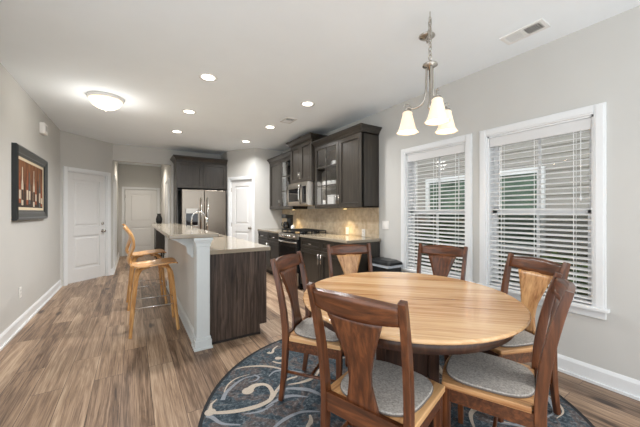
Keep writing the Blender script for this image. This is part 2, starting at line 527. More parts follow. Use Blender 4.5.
setting('floor', G().box(-1.6, 3.12, -0.9, 10.7, -0.1, 0.0), M['floor'], 'brown vinyl plank floor running to the hall', 'floor')
setting('ceiling', G().box(-1.6, 3.12, -0.9, 10.7, H, H + 0.1), M['ceiling'], 'flat white ceiling over the whole room', 'ceiling')
setting('wall_left', G().box(LX - 0.12, LX, 1.9, 6.77, 0, H), M['wall'], 'long grey wall carrying the framed painting', 'wall')
# right wall with two window openings
W2 = (0.76, 1.56); W1 = (1.78, 2.59); WZ = (0.585, 2.05)
WT = 0.14
g = G()
g.box(RX, RX + WT, -0.9, W2[0], 0, H); g.box(RX, RX + WT, W2[1], W1[0], 0, H); g.box(RX, RX + WT, W1[1], 6.41, 0, H)
for a, b in (W2, W1):
    g.box(RX, RX + WT, a, b, 0, WZ[0]); g.box(RX, RX + WT, a, b, WZ[1], H)
setting('wall_right', g, M['wall'], 'grey wall with the two windows and the kitchen run', 'wall')
g = G()
A, B = Vector((LX, 6.77, 0)), Vector((-0.36, 7.5, 0))
d = (B - A).normalized(); nrm = Vector((d.y, -d.x, 0))     # towards the room
DW = (B - A).length
mt = frame_mtx(A, d, nrm)
D1U = (0.115, 0.895)
g.box(-0.06, D1U[0], 0, H, -0.12, 0, mtx=mt); g.box(D1U[1], DW, 0, H, -0.12, 0, mtx=mt); g.box(D1U[0], D1U[1], 2.05, H, -0.12, 0, mtx=mt)
setting('wall_diagonal', g, M['wall'], 'angled grey wall holding the white door', 'wall')
g = G()
g.box(0.735, 1.86, 7.52, 7.64, 0, H)
setting('wall_back', g, M['wall'], 'grey wall behind the refrigerator', 'wall')
setting('wall_header', G().box(-0.36, 0.735, 7.5, 7.62, 2.39, H), M['wall'], 'grey header above the hall opening', 'wall')
setting('wall_hall_left', G().box(-0.48, -0.36, 7.5, 10.5, 0, H), M['wall'], 'left side wall of the hall', 'wall')
setting('wall_hall_right', G().box(0.735, 0.85, 7.64, 10.5, 0, H), M['wall'], 'right side wall of the hall', 'wall')
setting('wall_hall_end', G().box(-0.48, 0.85, 10.5, 10.62, 0, H), M['wall'], 'end wall of the hall', 'wall')
# pantry corner
PA, PB = Vector((1.86, 6.97, 0)), Vector((2.29, 6.295, 0))
pd = (PB - PA).normalized(); pn = Vector((pd.y, -pd.x, 0))
if pn.y > 0: pn = -pn
PW = (PB - PA).length
pm = frame_mtx(PA, pd, pn)
PU = (0.10, 0.735)
g = G()
g.box(0, PU[0], 0, H, -0.1, 0, mtx=pm); g.box(PU[1], PW, 0, H, -0.1, 0, mtx=pm); g.box(PU[0], PU[1], 2.05, H, -0.1, 0, mtx=pm)
setting('wall_pantry', g, M['wall'], 'angled grey wall around the narrow pantry door', 'wall')
setting('wall_pantry_side', G().box(1.86, 1.95, 6.97, 7.52, 0, H), M['wall'], 'short grey wall right of the refrigerator', 'wall')
setting('wall_kitchen_end', G().box(2.29, 2.97, 6.295, 6.41, 0, H), M['wall'], 'grey wall closing the kitchen run', 'wall')

# baseboards
def base_profile(length, mtx, g):
    prof = [(0, 0), (0.016, 0), (0.016, 0.105), (0.010, 0.118), (0.004, 0.13), (0, 0.13)]
    # local: u along length, z up, n out
    vs = []; n = len(prof)
    for u in (0, length):
        for o, z in prof: vs.append((u, z, o))
    fs = [tuple(range(n)), tuple(reversed(range(n, 2 * n)))]
    for i in range(n):
        j = (i + 1) % n
        fs.append((i, n + i, n + j, j))
    g.add(vs, fs, 0, False, mtx)
    # shoe moulding
    g.box(0, length, 0, 0.02, 0.016, 0.028, mtx=mtx)
def baseboard(name, p, q, n):
    p = Vector(p); q = Vector(q); g = G()
    base_profile((q - p).length, frame_mtx(p, q - p, n), g)
    return setting(name, g, M['trim'])
baseboard('baseboard_left', (LX, 1.9, 0), (LX, 6.76, 0), (1, 0, 0))
baseboard('baseboard_right', (RX, -0.9, 0), (RX, 3.03, 0), (-1, 0, 0))
baseboard('baseboard_diagonal', B - d * (DW - D1U[1] - 0.07), B, nrm)
baseboard('baseboard_hall_left', (-0.36, 7.51, 0), (-0.36, 10.48, 0), (1, 0, 0))
baseboard('baseboard_hall_right', (0.735, 7.66, 0), (0.735, 10.48, 0), (-1, 0, 0))
baseboard('baseboard_pantry', PA, PA + pd * 0.03, pn)

# ------------------------------------------------------------ doors
def casing(g, u0, u1, top, m, w=0.07, t=0.018, n0=0.0):
    for a, b in ((u0 - w, u0), (u1, u1 + w)):
        g.box(a, b, 0, top + w, n0, n0 + t, mtx=m)
        g.box(a + 0.012, b - 0.012, 0, top + w - 0.012, n0 + t, n0 + t + 0.006, mtx=m)
    g.box(u0, u1, top, top + w, n0, n0 + t, mtx=m)
    g.box(u0, u1, top + 0.012, top + w - 0.012, n0 + t, n0 + t + 0.006, mtx=m)

def panel_door(name, m, u0, u1, top, label, hinge_left=True, knob_h=0.98, deadbolt=False, inset=-0.03):
    root = structure(name, m.translation, 0, label, 'door')
    w = u1 - u0
    g = G(); casing(g, u0, u1, top, m, 0.07)
    g.box(u0, u0 + 0.012, 0, top, -0.1, 0, mtx=m); g.box(u1 - 0.012, u1, 0, top, -0.1, 0, mtx=m); g.box(u0, u1, top - 0.012, top, -0.1, 0, mtx=m)
    g.build('casing', M['trim'], root, world=True, bevel=0.003)
    g = G()
    a, b = u0 + 0.014, u1 - 0.014
    st = 0.115 if w > 0.7 else 0.1
    zs = [0.012, 0.25, 0.86, 1.03, top - 0.145, top - 0.014]
    n1, n2 = inset - 0.035, inset
    g.box(a, a + st, zs[0], zs[5], n1, n2, mtx=m); g.box(b - st, b, zs[0], zs[5], n1, n2, mtx=m)
    g.box(a + st, b - st, zs[0], zs[1], n1, n2, mtx=m); g.box(a + st, b - st, zs[2], zs[3], n1, n2, mtx=m); g.box(a + st, b - st, zs[4], zs[5], n1, n2, mtx=m)
    for z0, z1 in ((zs[1], zs[2]), (zs[3], zs[4])):
        x0, x1 = a + st, b - st
        g.box(x0, x1, z0, z1, n1, n2 - 0.014, mtx=m)
        # raised field with sloped border
        i1, i2 = 0.03, 0.055
        q = [(x0 + i1, z0 + i1), (x1 - i1, z0 + i1), (x1 - i1, z1 - i1), (x0 + i1, z1 - i1)]
        r = [(x0 + i2, z0 + i2), (x1 - i2, z0 + i2), (x1 - i2, z1 - i2), (x0 + i2, z1 - i2)]
        vs = [(p[0], p[1], n2 - 0.014) for p in q] + [(p[0], p[1], n2 - 0.003) for p in r]
        g.add(vs, [(0, 1, 5, 4), (1, 2, 6, 5), (2, 3, 7, 6), (3, 0, 4, 7), (4, 5, 6, 7)], 0, False, m)
    slab = g.build('door_slab', M['door'], root, world=True, bevel=0.004)
    hu = u0 + 0.014 if hinge_left else u1 - 0.014
    ku = u1 - 0.075 if hinge_left else u0 + 0.075
    for hz in (0.2, 1.02, top - 0.22):
        g = G(); g.lathe([(0.007, hz - 0.045), (0.007, hz + 0.045)], 10, mtx=m @ Matrix.Translation((hu, 0, inset + 0.008)) @ Matrix(((1, 0, 0, 0), (0, 0, 1, 0), (0, -1, 0, 0), (0, 0, 0, 1))))
        g.build('hinge', M['nickel'], root, world=True)
    g = G(); km = m @ Matrix.Translation((ku, knob_h, inset))
    g.lathe([(0.030, 0), (0.030, 0.008), (0.012, 0.012), (0.012, 0.035), (0.026, 0.042), (0.029, 0.055), (0.022, 0.068), (0.005, 0.072)], 20, mtx=km)
    g.build('knob', M['nickel'], slab, world=True)
    if deadbolt:
        g = G(); km = m @ Matrix.Translation((ku, knob_h + 0.15, inset))
        g.lathe([(0.030, 0), (0.030, 0.01), (0.024, 0.018), (0.004, 0.02)], 20, mtx=km)
        g.build('deadbolt', M['nickel'], slab, world=True)
    return root
panel_door('door_1', mt, D1U[0], D1U[1], 2.05, 'white two-panel door with deadbolt in the angled left wall', True, 0.93, True)
hm = frame_mtx((-0.36, 10.5, 0), (1, 0, 0), (0, -1, 0))
panel_door('door_2', hm, 0.15, 1.0, 2.0, 'white two-panel door at the far end of the hall', True, 0.95, False, 0.03)
panel_door('door_3', pm, PU[0], PU[1], 2.05, 'narrow white two-panel pantry door right of the refrigerator', True, 0.95)
# cased openings seen edge-on inside the hall
lm = frame_mtx((-0.36, 7.75, 0), (0, 1, 0), (1, 0, 0))
g = G(); casing(g, 0.1, 0.9, 2.05, lm)
setting('trim_1', g, M['trim'])
rm = frame_mtx((0.735, 7.75, 0), (0, 1, 0), (-1, 0, 0))
g = G(); casing(g, 0.12, 0.88, 2.05, rm); g.box(0.12, 0.88, 0, 2.05, 0.0, 0.008, mtx=rm)
setting('trim_2', g, M['trim'])

# ------------------------------------------------------------ windows and blinds
def window(name, y0, y1, label):
    root = structure(name, (RX, (y0 + y1) / 2, WZ[0]), 0, label, 'window')
    z0, z1 = WZ
    w = 0.07
    g = G()
    for a, b in ((y0 - w, y0), (y1, y1 + w)):
        g.box(RX - 0.02, RX, a, b, z0 - 0.0, z1 + w); g.box(RX - 0.027, RX - 0.02, a + 0.012, b - 0.012, z0, z1 + w - 0.012)
    g.box(RX - 0.02, RX, y0, y1, z1, z1 + w); g.box(RX - 0.027, RX - 0.02, y0, y1, z1 + 0.012, z1 + w - 0.012)
    g.build('casing', M['trim'], root, world=True, bevel=0.003)
    g = G(); g.box(RX - 0.05, RX + WT, y0 - w - 0.02, y1 + w + 0.02, z0 - 0.025, z0)
    g.box(RX - 0.016, RX, y0 - w, y1 + w, z0 - 0.085, z0 - 0.025)
    g.build('sill', M['trim'], root, world=True, bevel=0.004)
    g = G()   # jamb liner and outer frame
    t = 0.016
    g.box(RX, RX + WT, y0, y0 + t, z0, z1); g.box(RX, RX + WT, y1 - t, y1, z0, z1); g.box(RX, RX + WT, y0, y1, z1 - t, z1)
    g.build('jamb', M['trim'], root, world=True)
    zm = (z0 + z1) / 2 - 0.01
    G().box(RX + 0.132, RX + 0.134, y0 + t, y1 - t, z0, zm).build('insect_screen', M['screen'], root, world=True)
    for nm, xa, za, zb in (('sash', RX + 0.072, z0, zm + 0.03), ('sash', RX + 0.104, zm - 0.015, z1 - t)):
        g = G(); ya, yb = y0 + t, y1 - t; s = 0.04
        g.box(xa, xa + 0.03, ya, ya + s, za, zb); g.box(xa, xa + 0.03, yb - s, yb, za, zb)
        g.box(xa, xa + 0.03, ya, yb, za, za + 0.045); g.box(xa, xa + 0.03, ya, yb, zb - 0.045, zb)
        ym = (ya + yb) / 2
        g.box(xa + 0.008, xa + 0.022, ym - 0.010, ym + 0.010, za, zb)
        so = g.build('sash', M['trim'], root, world=True)
        G().box(xa + 0.013, xa + 0.017, ya + s, yb - s, za + 0.045, zb - 0.045).build('glass', M['glass'], so, world=True)
    return root
window('window_1', W1[0], W1[1], 'white double-hung window nearer the kitchen cabinets')
window('window_2', W2[0], W2[1], 'white double-hung window at the right of the room')

def blind(y0, y1, label):
    z0, z1 = WZ
    root = thing('window_blind', label, 'window blind', (RX + 0.035, (y0 + y1) / 2, z0), 0, 'white slatted window blinds')
    a, b = y0 + 0.020, y1 - 0.020
    x = RX + 0.036
    G().box(x - 0.032, x - 0.022, a, b, z1 - 0.105, z1 - 0.018).box(x - 0.022, x + 0.024, a, b, z1 - 0.065, z1 - 0.018).build('headrail', M['headrail'], root, world=True, bevel=0.002)
    g = G(); z = z0 + 0.05
    step = 0.0435
    while z < z1 - 0.10:
        tilt = math.radians(17)
        c, s_ = math.cos(tilt), math.sin(tilt)
        prof = [(-0.024, 0), (-0.008, 0.0025), (0.008, 0.0025), (0.024, 0)]
        vs = []
        for yy in (a, b):
            for px, pz in prof: vs.append((x + px * c - pz * s_, yy, z + px * s_ + pz * c))
            for px, pz in reversed(prof): vs.append((x + px * c - (pz - 0.003) * s_, yy, z + px * s_ + (pz - 0.003) * c))
        n = 8; fs = [tuple(range(n)), tuple(reversed(range(n, 2 * n)))]
        for i in range(n): fs.append((i, n + i, n + (i + 1) % n, (i + 1) % n))
        g.add(vs, fs)
        z += step
    g.build('slats', M['blind'], root, world=True)
    G().box(x - 0.026, x + 0.026, a, b, z0 + 0.004, z0 + 0.02).build('bottom_rail', M['blind'], root, world=True, bevel=0.002)
    g = G()
    for f in (0.14, 0.5, 0.86):
        yy = a + (b - a) * f
        for xx in (x - 0.027, x + 0.027): g.box(xx - 0.001, xx + 0.001, yy - 0.002, yy + 0.002, z0 + 0.02, z1 - 0.06)
    g.build('ladder_cord', M['blind'], root, world=True)
    yy = a + 0.06
    G().tube([(x - 0.036, yy, z1 - 0.1), (x - 0.036, yy, z1 - 0.62)], 0.003, 8).lathe([(0.004, z1 - 0.66), (0.007, z1 - 0.65), (0.005, z1 - 0.62)], 8, mtx=Matrix.Translation((x - 0.036, yy, 0))).build('tilt_cord', M['blind'], root, world=True)
blind(W1[0], W1[1], 'white slatted blind in the window nearer the kitchen cabinets')
blind(W2[0], W2[1], 'white slatted blind in the window at the right of the room')

# ------------------------------------------------------------ exterior seen through the blinds
tag(G().box(3.12, 12, -6, 14, -0.6, -0.5).build('ground_outside', M['ground']), 'lawn strip between the two houses', 'ground', None, 'structure')
hs = thing('neighbour_house', 'grey lap-sided neighbouring house outside the windows', 'house', (5.6, 3, -0.5))
g = G()
z = -0.5
while z < 3.4:
    vs = []
    for yy in (-4, 10): vs += [(5.58, yy, z), (5.60, yy, z + 0.13), (5.72, yy, z + 0.13), (5.72, yy, z)]
    g.add(vs, [(0, 1, 2, 3), (7, 6, 5, 4), (0, 4, 5, 1), (1, 5, 6, 2), (2, 6, 7, 3), (3, 7, 4, 0)])
    z += 0.13
g.build('siding', M['siding'], hs, world=True)
G().box(5.1, 6.2, -4.2, 10.2, 3.4, 3.5).prism([(-4.2, 0), (10.2, 0), (10.2, 0.02), (-4.2, 0.02)], 0, 0.01, mtx=Matrix.Translation((5.2, 0, 3.5))).build('eaves', M['trim'], hs, world=True)
for ya, yb in ((2.11, 2.95), (3.34, 4.17), (6.2, 7.03)):
    g = G(); za, zb = 0.75, 1.95; w = 0.09
    g.box(5.52, 5.60, ya - w, ya, za - w, zb + w); g.box(5.52, 5.60, yb, yb + w, za - w, zb + w)
    g.box(5.52, 5.60, ya, yb, zb, zb + w); g.box(5.52, 5.60, ya, yb, za - w, za); g.box(5.54, 5.59, ya, yb, (za + zb) / 2 - 0.02, (za + zb) / 2 + 0.02)
    f = g.build('window', M['trim'], hs, world=True)
    G().box(5.562, 5.572, ya, yb, za, zb).build('pane', M['ext_glass'], f, world=True)
def shrub(x, y, h, r, label, m):
    root = thing('shrub', label, 'shrub', (x, y, -0.5), 0, 'shrubs between the houses')
    G().tube([(0, 0, 0), (0.02, 0.01, h * 0.5), (0, 0, h * 0.8)], lambda k: 0.025 - 0.006 * k, 8).build('stem', M['bark'], root)
    g = G()
    for k in range(520):
        u = random.uniform(-1, 1); a = random.uniform(0, 2 * PI); rr = r * random.uniform(0.55, 1.0)
        q = math.sqrt(1 - u * u)
        c = Vector((rr * q * math.cos(a), rr * q * math.sin(a), h * 0.55 + h * 0.45 * u * rr / r))
        dx = Vector((random.uniform(-1, 1), random.uniform(-1, 1), random.uniform(-0.4, 0.8))).normalized() * 0.08
        dy = dx.cross(Vector((random.uniform(-1, 1), random.uniform(-1, 1), random.uniform(-1, 1)))).normalized() * 0.035
        g.add([c - dx, c + dy, c + dx, c - dy], [(0, 1, 2, 3)])
    g.build('foliage', m, root)
shrub(4.55, 1.45, 1.35, 0.45, 'pale green leafy shrub outside the right window', M['leaf2'])
shrub(4.5, 2.42, 1.45, 0.4, 'dark green shrub outside, between the two windows', M['leaf'])
shrub(4.75, 3.4, 1.65, 0.5, 'tall dark green shrub outside the window nearer the kitchen', M['leaf'])
shrub(4.9, 4.5, 1.3, 0.42, 'small shrub outside, seen at the far edge of the kitchen-side window', M['leaf2'])

# ------------------------------------------------------------ cabinets
def cab_door(g, m, u0, u1, z0, z1, t=0.02, fr=0.058, open_center=False):
    g.box(u0, u0 + fr, z0, z1, 0, t, mtx=m); g.box(u1 - fr, u1, z0, z1, 0, t, mtx=m)
    g.box(u0 + fr, u1 - fr, z0, z0 + fr, 0, t, mtx=m); g.box(u0 + fr, u1 - fr, z1 - fr, z1, 0, t, mtx=m)
    if not open_center:
        a, b, c, e = u0 + fr, u1 - fr, z0 + fr, z1 - fr
        g.box(a, b, c, e, 0, t - 0.013, mtx=m)
        k = 0.013
        for r in ((a, a + k, c, e), (b - k, b, c, e), (a + k, b - k, c, c + k), (a + k, b - k, e - k, e)):
            g.box(r[0], r[1], r[2], r[3], 0, t + 0.003, mtx=m)

def pull(m, u, z, length=0.11, vertical=True, parent=None, t=0.02):
    g = G()
    L2 = length / 2
    if vertical: pts = [(u, z - L2, t), (u, z - L2, t + 0.026), (u, z + L2, t + 0.026), (u, z + L2, t)]
    else: pts = [(u - L2, z, t), (u - L2, z, t + 0.026), (u + L2, z, t + 0.026), (u + L2, z, t)]
    P = [m @ Vector(p) for p in pts]
    g.tube([P[0], P[1]], 0.0045, 8); g.tube([P[2], P[3]], 0.0045, 8)
    e = (P[2] - P[1]).normalized() * 0.012
    g.tube([P[1] - e, P[2] + e], 0.006, 8)
    return g.build('handle', M['steel_h'], parent, world=True)

def crown(root, x_front, y0, y1, x_back, z0, mat, ends=(True, True), h=0.09, out=0.065):
    """crown moulding for a cabinet facing -x: front along y and returns to the wall"""
    prof = [(0.0, 0.0), (0.008, 0.0), (0.012, 0.018), (0.03, 0.045), (0.05, 0.062), (0.055, 0.072), (out, 0.076), (out, h)]
    g = G(); rings = []
    o0 = lambda o: y0 - (o if ends[0] else 0)
    o1 = lambda o: y1 + (o if ends[1] else 0)
    for o, z in prof:
        rings.append([(x_back, o0(o), z0 + z), (x_front - o, o0(o), z0 + z), (x_front - o, o1(o), z0 + z), (x_back, o1(o), z0 + z)])
    vs = [p for r in rings for p in r]; fs = []
    for k in range(len(rings) - 1):
        for i in range(3): fs.append((k * 4 + i, k * 4 + i + 1, (k + 1) * 4 + i + 1, (k + 1) * 4 + i))
        fs.append((k * 4 + 3, k * 4, (k + 1) * 4, (k + 1) * 4 + 3))
    fs.append((0, 3, 2, 1)); n = (len(rings) - 1) * 4; fs.append((n, n + 1, n + 2, n + 3))
    g.add(vs, fs)
    return g.build('crown_molding', mat, root, world=True)

UZ0, UZ1 = 1.372, 2.415
UFX = 2.66
def wall_cab(y0, y1, ymid, solid_first, label, ends):
    """two-door wall cabinet on the right wall; one solid and one glazed door"""
    root = thing('wall_cabinet', label, 'cabinet', (2.8, (y0 + y1) / 2, UZ0), 0, 'dark wall cabinets of the kitchen run')
    t = 0.018
    gl = (ymid, y1) if solid_first else (y0, ymid)
    so = (y0, ymid) if solid_first else (ymid, y1)
    g = G()
    g.box(UFX, RX - 0.004, y0, y0 + t, UZ0, UZ1); g.box(UFX, RX - 0.004, y1 - t, y1, UZ0, UZ1); g.box(UFX, RX - 0.004, ymid - t / 2, ymid + t / 2, UZ0, UZ1)
    g.box(UFX, RX - 0.004, y0, y1, UZ0, UZ0 + t); g.box(UFX, RX - 0.004, y0, y1, UZ1 - t, UZ1)
    g.box(RX - 0.012, RX - 0.004, y0, y1, UZ0, UZ1)
    g.box(UFX, UFX + 0.02, so[0], so[1], UZ0, UZ1)
    body = g.build('body', [M['cab']], root, world=True)
    for k in range(2):
        z = UZ0 + 0.35 + 0.33 * k
        G().box(UFX + 0.03, RX - 0.012, gl[0] + t, gl[1] - t, z - 0.009, z + 0.009).build('shelf', M['cab'], root, world=True)
    dm = frame_mtx((UFX, 0, 0), (0, 1, 0), (-1, 0, 0))
    gap = 0.004
    g = G(); cab_door(g, dm, so[0] + gap, so[1] - gap, UZ0 + gap, UZ1 - gap)
    dd = g.build('door', M['cab'], root, world=True, bevel=0.002)
    hu = so[1] - 0.03 if solid_first else so[0] + 0.03
    pull(dm, hu, UZ0 + 0.13, 0.11, True, dd)
    g = G(); a, b = gl[0] + gap, gl[1] - gap
    cab_door(g, dm, a, b, UZ0 + gap, UZ1 - gap, open_center=True)
    um = (a + b) / 2
    g.box(um - 0.009, um + 0.009, UZ0 + 0.06, UZ1 - 0.06, 0.004, 0.018, mtx=dm)
    for k in (1, 2):
        z = UZ0 + 0.06 + (UZ1 - UZ0 - 0.12) * k / 3
        g.box(a + 0.05, b - 0.05, z - 0.009, z + 0.009, 0.004, 0.018, mtx=dm)
    gd = g.build('glass_door', M['cab'], root, world=True, bevel=0.002)
    G().box(a + 0.05, b - 0.05, UZ0 + 0.055, UZ1 - 0.055, 0.007, 0.011, mtx=dm).build('glass', M['cabglass'], gd, world=True)
    hu = gl[0] + 0.03 if solid_first else gl[1] - 0.03
    pull(dm, hu, UZ0 + 0.13, 0.11, True, gd)
    crown(root, UFX - 0.02, y0, y1, RX - 0.004, UZ1 - 0.002, M['cab'], ends)
    return root
wall_cab(3.082, 4.31, 3.615, True, 'dark wall cabinet with solid door nearest the windows and a glazed door', (True, False))
wall_cab(5.12, 6.29, 5.70, False, 'dark wall cabinet in the far corner beyond the microwave', (False, False))
# tall bridge cabinet above the microwave
MY0, MY1 = 4.335, 5.095
root = thing('bridge_cabinet', 'raised dark two-door cabinet directly above the microwave', 'cabinet', (2.78, 4.715, 1.845), 0, 'dark wall cabinets of the kitchen run')
BX = 2.60
G().box(BX, RX - 0.004, MY0 - 0.02, MY1 + 0.02, 1.845, 2.56).build('body', M['cab'], root, world=True)
dm = frame_mtx((BX, 0, 0), (0, 1, 0), (-1, 0, 0))
for a, b, s in ((MY0 - 0.016, 4.713, 1), (4.717, MY1 + 0.016, -1)):
    g = G(); cab_door(g, dm, a, b, 1.85, 2.555)
    dd = g.build('door', M['cab'], root, world=True, bevel=0.002)
    pull(dm, (b - 0.03 if s == 1 else a + 0.03), 1.97, 0.11, True, dd)
crown(root, BX - 0.02, MY0 - 0.02, MY1 + 0.02, RX - 0.004, 2.558, M['cab'])

# microwave
MX = 2.53
root = thing('microwave', 'stainless steel microwave mounted above the range', 'microwave', (2.76, 4.715, 1.42), 0)
G().box(MX, RX - 0.004, MY0, MY1, 1.425, 1.838).build('body', M['steel_b'], root, world=True, bevel=0.004)
mm = frame_mtx((MX, 0, 0), (0, 1, 0), (-1, 0, 0))
g = G(); a, b = 4.52, MY1 - 0.003
g.box(a, a + 0.05, 1.44, 1.80, 0, 0.035, mtx=mm); g.box(b - 0.06, b, 1.44, 1.80, 0, 0.035, mtx=mm)
g.box(a, b, 1.44, 1.50, 0, 0.035, mtx=mm); g.box(a, b, 1.735, 1.80, 0, 0.035, mtx=mm)
md = g.build('door', M['steel_b'], root, world=True, bevel=0.003)
G().box(a + 0.05, b - 0.06, 1.50, 1.735, 0, 0.03, mtx=mm).build('window', M['blackglass'], md, world=True)
g = G(); g.tube([mm @ Vector(p) for p in ((4.545, 1.46, 0.035), (4.545, 1.475, 0.06), (4.545, 1.54, 0.078), (4.545, 1.62, 0.082), (4.545, 1.70, 0.078), (4.545, 1.765, 0.06), (4.545, 1.78, 0.035))], 0.011, 10)
g.build('handle', M['steel_h'], md, world=True)
G().box(MY0 + 0.004, 4.515, 1.44, 1.80, 0, 0.03, mtx=mm).build('control_panel', M['steel_b'], root, world=True, bevel=0.003)
G().box(MY0 + 0.03, 4.495, 1.47, 1.76, 0.03, 0.033, mtx=mm).build('keypad', M['blackglass'], root, world=True)
G().box(MY0 + 0.01, MY1 - 0.01, 1.805, 1.835, 0, 0.022, mtx=mm).build('top_vent', M['steel_b'], root, world=True)

# base cabinets of the kitchen run
BF = 2.388
def base_cab(y0, y1, units, label):
    root = thing('base_cabinet', label, 'cabinet', (2.7, (y0 + y1) / 2, 0), 0, 'dark base cabinets of the kitchen run')
    g = G(); g.box(BF, RX - 0.004, y0, y1, 0.10, 0.889)
    g.build('body', M['cab'], root, world=True)
    G().box(BF + 0.07, RX - 0.004, y0, y1, 0.0, 0.10).build('toe_kick', M['kick'], root, world=True)
    m = frame_mtx((BF, 0, 0), (0, 1, 0), (-1, 0, 0))
    gp = 0.005
    for a, b, hs in units:
        g = G(); cab_door(g, m, a + gp, b - gp, 0.725, 0.88, fr=0.035)
        dr = g.build('drawer', M['cab'], root, world=True, bevel=0.002)
        pull(m, (a + b) / 2, 0.80, 0.11, False, dr)
        g = G(); cab_door(g, m, a + gp, b - gp, 0.112, 0.715)
        dr = g.build('door', M['cab'], root, world=True, bevel=0.002)
        pull(m, (a + 0.035 if hs < 0 else b - 0.035), 0.60, 0.12, True, dr)
base_cab(3.06, 4.325, [(3.07, 3.69, 1), (3.69, 4.32, -1)], 'dark base cabinet between the range and the windows')
base_cab(5.105, 6.29, [(5.11, 5.70, 1), (5.70, 6.285, -1)], 'dark base cabinet in the far corner beyond the range')
def slab(x0, x1, y0, y1, z0, z1, name, label, cat='countertop', grp=None):
    return tag(G().box(x0, x1, y0, y1, z0, z1).build(name, M['quartz'], bevel=0.006, seg=3), label, cat, grp)
slab(2.352, RX - 0.016, 3.03, 4.33, 0.89, 0.93, 'countertop', 'pale stone countertop between the range and the windows', grp='kitchen run countertops')
slab(2.352, RX - 0.016, 5.10, 6.292, 0.89, 0.93, 'countertop', 'pale stone countertop in the far kitchen corner', grp='kitchen run countertops')
tag(G().box(RX - 0.012, RX, 3.082, 6.29, 0.93, 1.371).build('backsplash', M['tile']), 'beige stone tile backsplash above the kitchen run', 'backsplash', None, 'structure')

# range
root = thing('gas_range', 'black and stainless gas range below the microwave', 'range', (2.66, 4.715, 0), 0)
RF = 2.35
G().box(RF, RX - 0.02, MY0, MY1, 0.03, 0.915).build('body', M['black'], root, world=True, bevel=0.003)
for yy in (MY0 + 0.05, MY1 - 0.05):
    for xx in (RF + 0.06, RX - 0.08):
        G().lathe([(0.018, 0), (0.018, 0.03)], 10, mtx=Matrix.Translation((xx, yy, 0))).build('foot', M['black'], root, world=True)
m = frame_mtx((RF, 0, 0), (0, 1, 0), (-1, 0, 0))
# bowed stainless control panel
g = G(); n = 12
poly = [(MY0 + (MY1 - MY0) * i / n, 0.028 + 0.03 * math.sin(PI * i / n)) for i in range(n + 1)]
poly = [(MY0, 0.0)] + poly + [(MY1, 0.0)]
# prism in (u, n), extruded in z
mz = Matrix(((0, -1, 0, RF), (1, 0, 0, 0), (0, 0, 1, 0), (0, 0, 0, 1)))
g.prism(poly, 0.845, 0.925, mtx=mz)
g.build('control_panel', M['steel_b'], root, world=True, bevel=0.004)
for k in range(5):
    u = MY0 + 0.10 + k * (MY1 - MY0 - 0.2) / 4
    off = 0.028 + 0.03 * math.sin(PI * (u - MY0) / (MY1 - MY0))
    G().lathe([(0.022, off - 0.002), (0.022, off + 0.008), (0.016, off + 0.012), (0.015, off + 0.03), (0.004, off + 0.032)], 16, mtx=m @ Matrix.Translation((u, 0.885, 0))).build('knob', M['steel_h'], root, world=True)
g = G(); g.box(MY0 + 0.004, MY1 - 0.004, 0.285, 0.84, 0, 0.03, mtx=m)
od = g.build('oven_door', M['black'], root, world=True, bevel=0.004)
G().box(MY0 + 0.09, MY1 - 0.09, 0.37, 0.70, 0.03, 0.033, mtx=m).build('window', M['blackglass'], od, world=True)
g = G(); n = 14
pts = [m @ Vector((MY0 + 0.03 + (MY1 - MY0 - 0.06) * i / n, 0.785, 0.045 + 0.04 * math.sin(PI * i / n))) for i in range(n + 1)]
g.tube(pts, 0.013, 10)
g.tube([m @ Vector((MY0 + 0.03, 0.785, 0.02)), pts[0]], 0.012, 10); g.tube([m @ Vector((MY1 - 0.03, 0.785, 0.02)), pts[-1]], 0.012, 10)
g.build('handle', M['steel_h'], od, world=True)
dr = G().box(MY0 + 0.004, MY1 - 0.004, 0.06, 0.275, 0, 0.03, mtx=m).build('drawer', M['steel_b'], root, world=True, bevel=0.004)
g = G(); g.tube([m @ Vector((MY0 + 0.06, 0.235, 0.05)), m @ Vector((MY1 - 0.06, 0.235, 0.05))], 0.012, 10)
for u in (MY0 + 0.08, MY1 - 0.08): g.tube([m @ Vector((u, 0.235, 0.025)), m @ Vector((u, 0.235, 0.05))], 0.008, 8)
g.build('handle', M['blackplastic'], dr, world=True)
G().box(RF, RX - 0.02, MY0 + 0.002, MY1 - 0.002, 0.915, 0.932).build('cooktop', M['blackglass'], root, world=True, bevel=0.004)
for yc in (4.53, 4.90):
    for xc in (2.52, 2.80):
        G().lathe([(0.045, 0.932), (0.045, 0.945), (0.03, 0.95), (0.03, 0.958), (0.004, 0.96)], 16, mtx=Matrix.Translation((xc, yc, 0))).build('burner', M['iron'], root, world=True)
for y0, y1 in ((MY0 + 0.02, 4.585), (4.595, 4.835), (4.845, MY1 - 0.02)):
    g = G(); x0, x1 = RF + 0.03, RX - 0.06; zt = 0.985
    for yy in (y0, y1 - 0.012): g.box(x0, x1, yy, yy + 0.012, zt - 0.014, zt)
    for xx in (x0, (x0 + x1) / 2 - 0.006, x1 - 0.012): g.box(xx, xx + 0.012, y0, y1, zt - 0.014, zt)
    g.box(x0, x1, (y0 + y1) / 2 - 0.006, (y0 + y1) / 2 + 0.006, zt - 0.014, zt)
    for xx in (x0, x1 - 0.012):
        for yy in (y0, y1 - 0.012): g.box(xx, xx + 0.012, yy, yy + 0.012, 0.932, zt)
    g.build('grate', M['iron'], root, world=True)

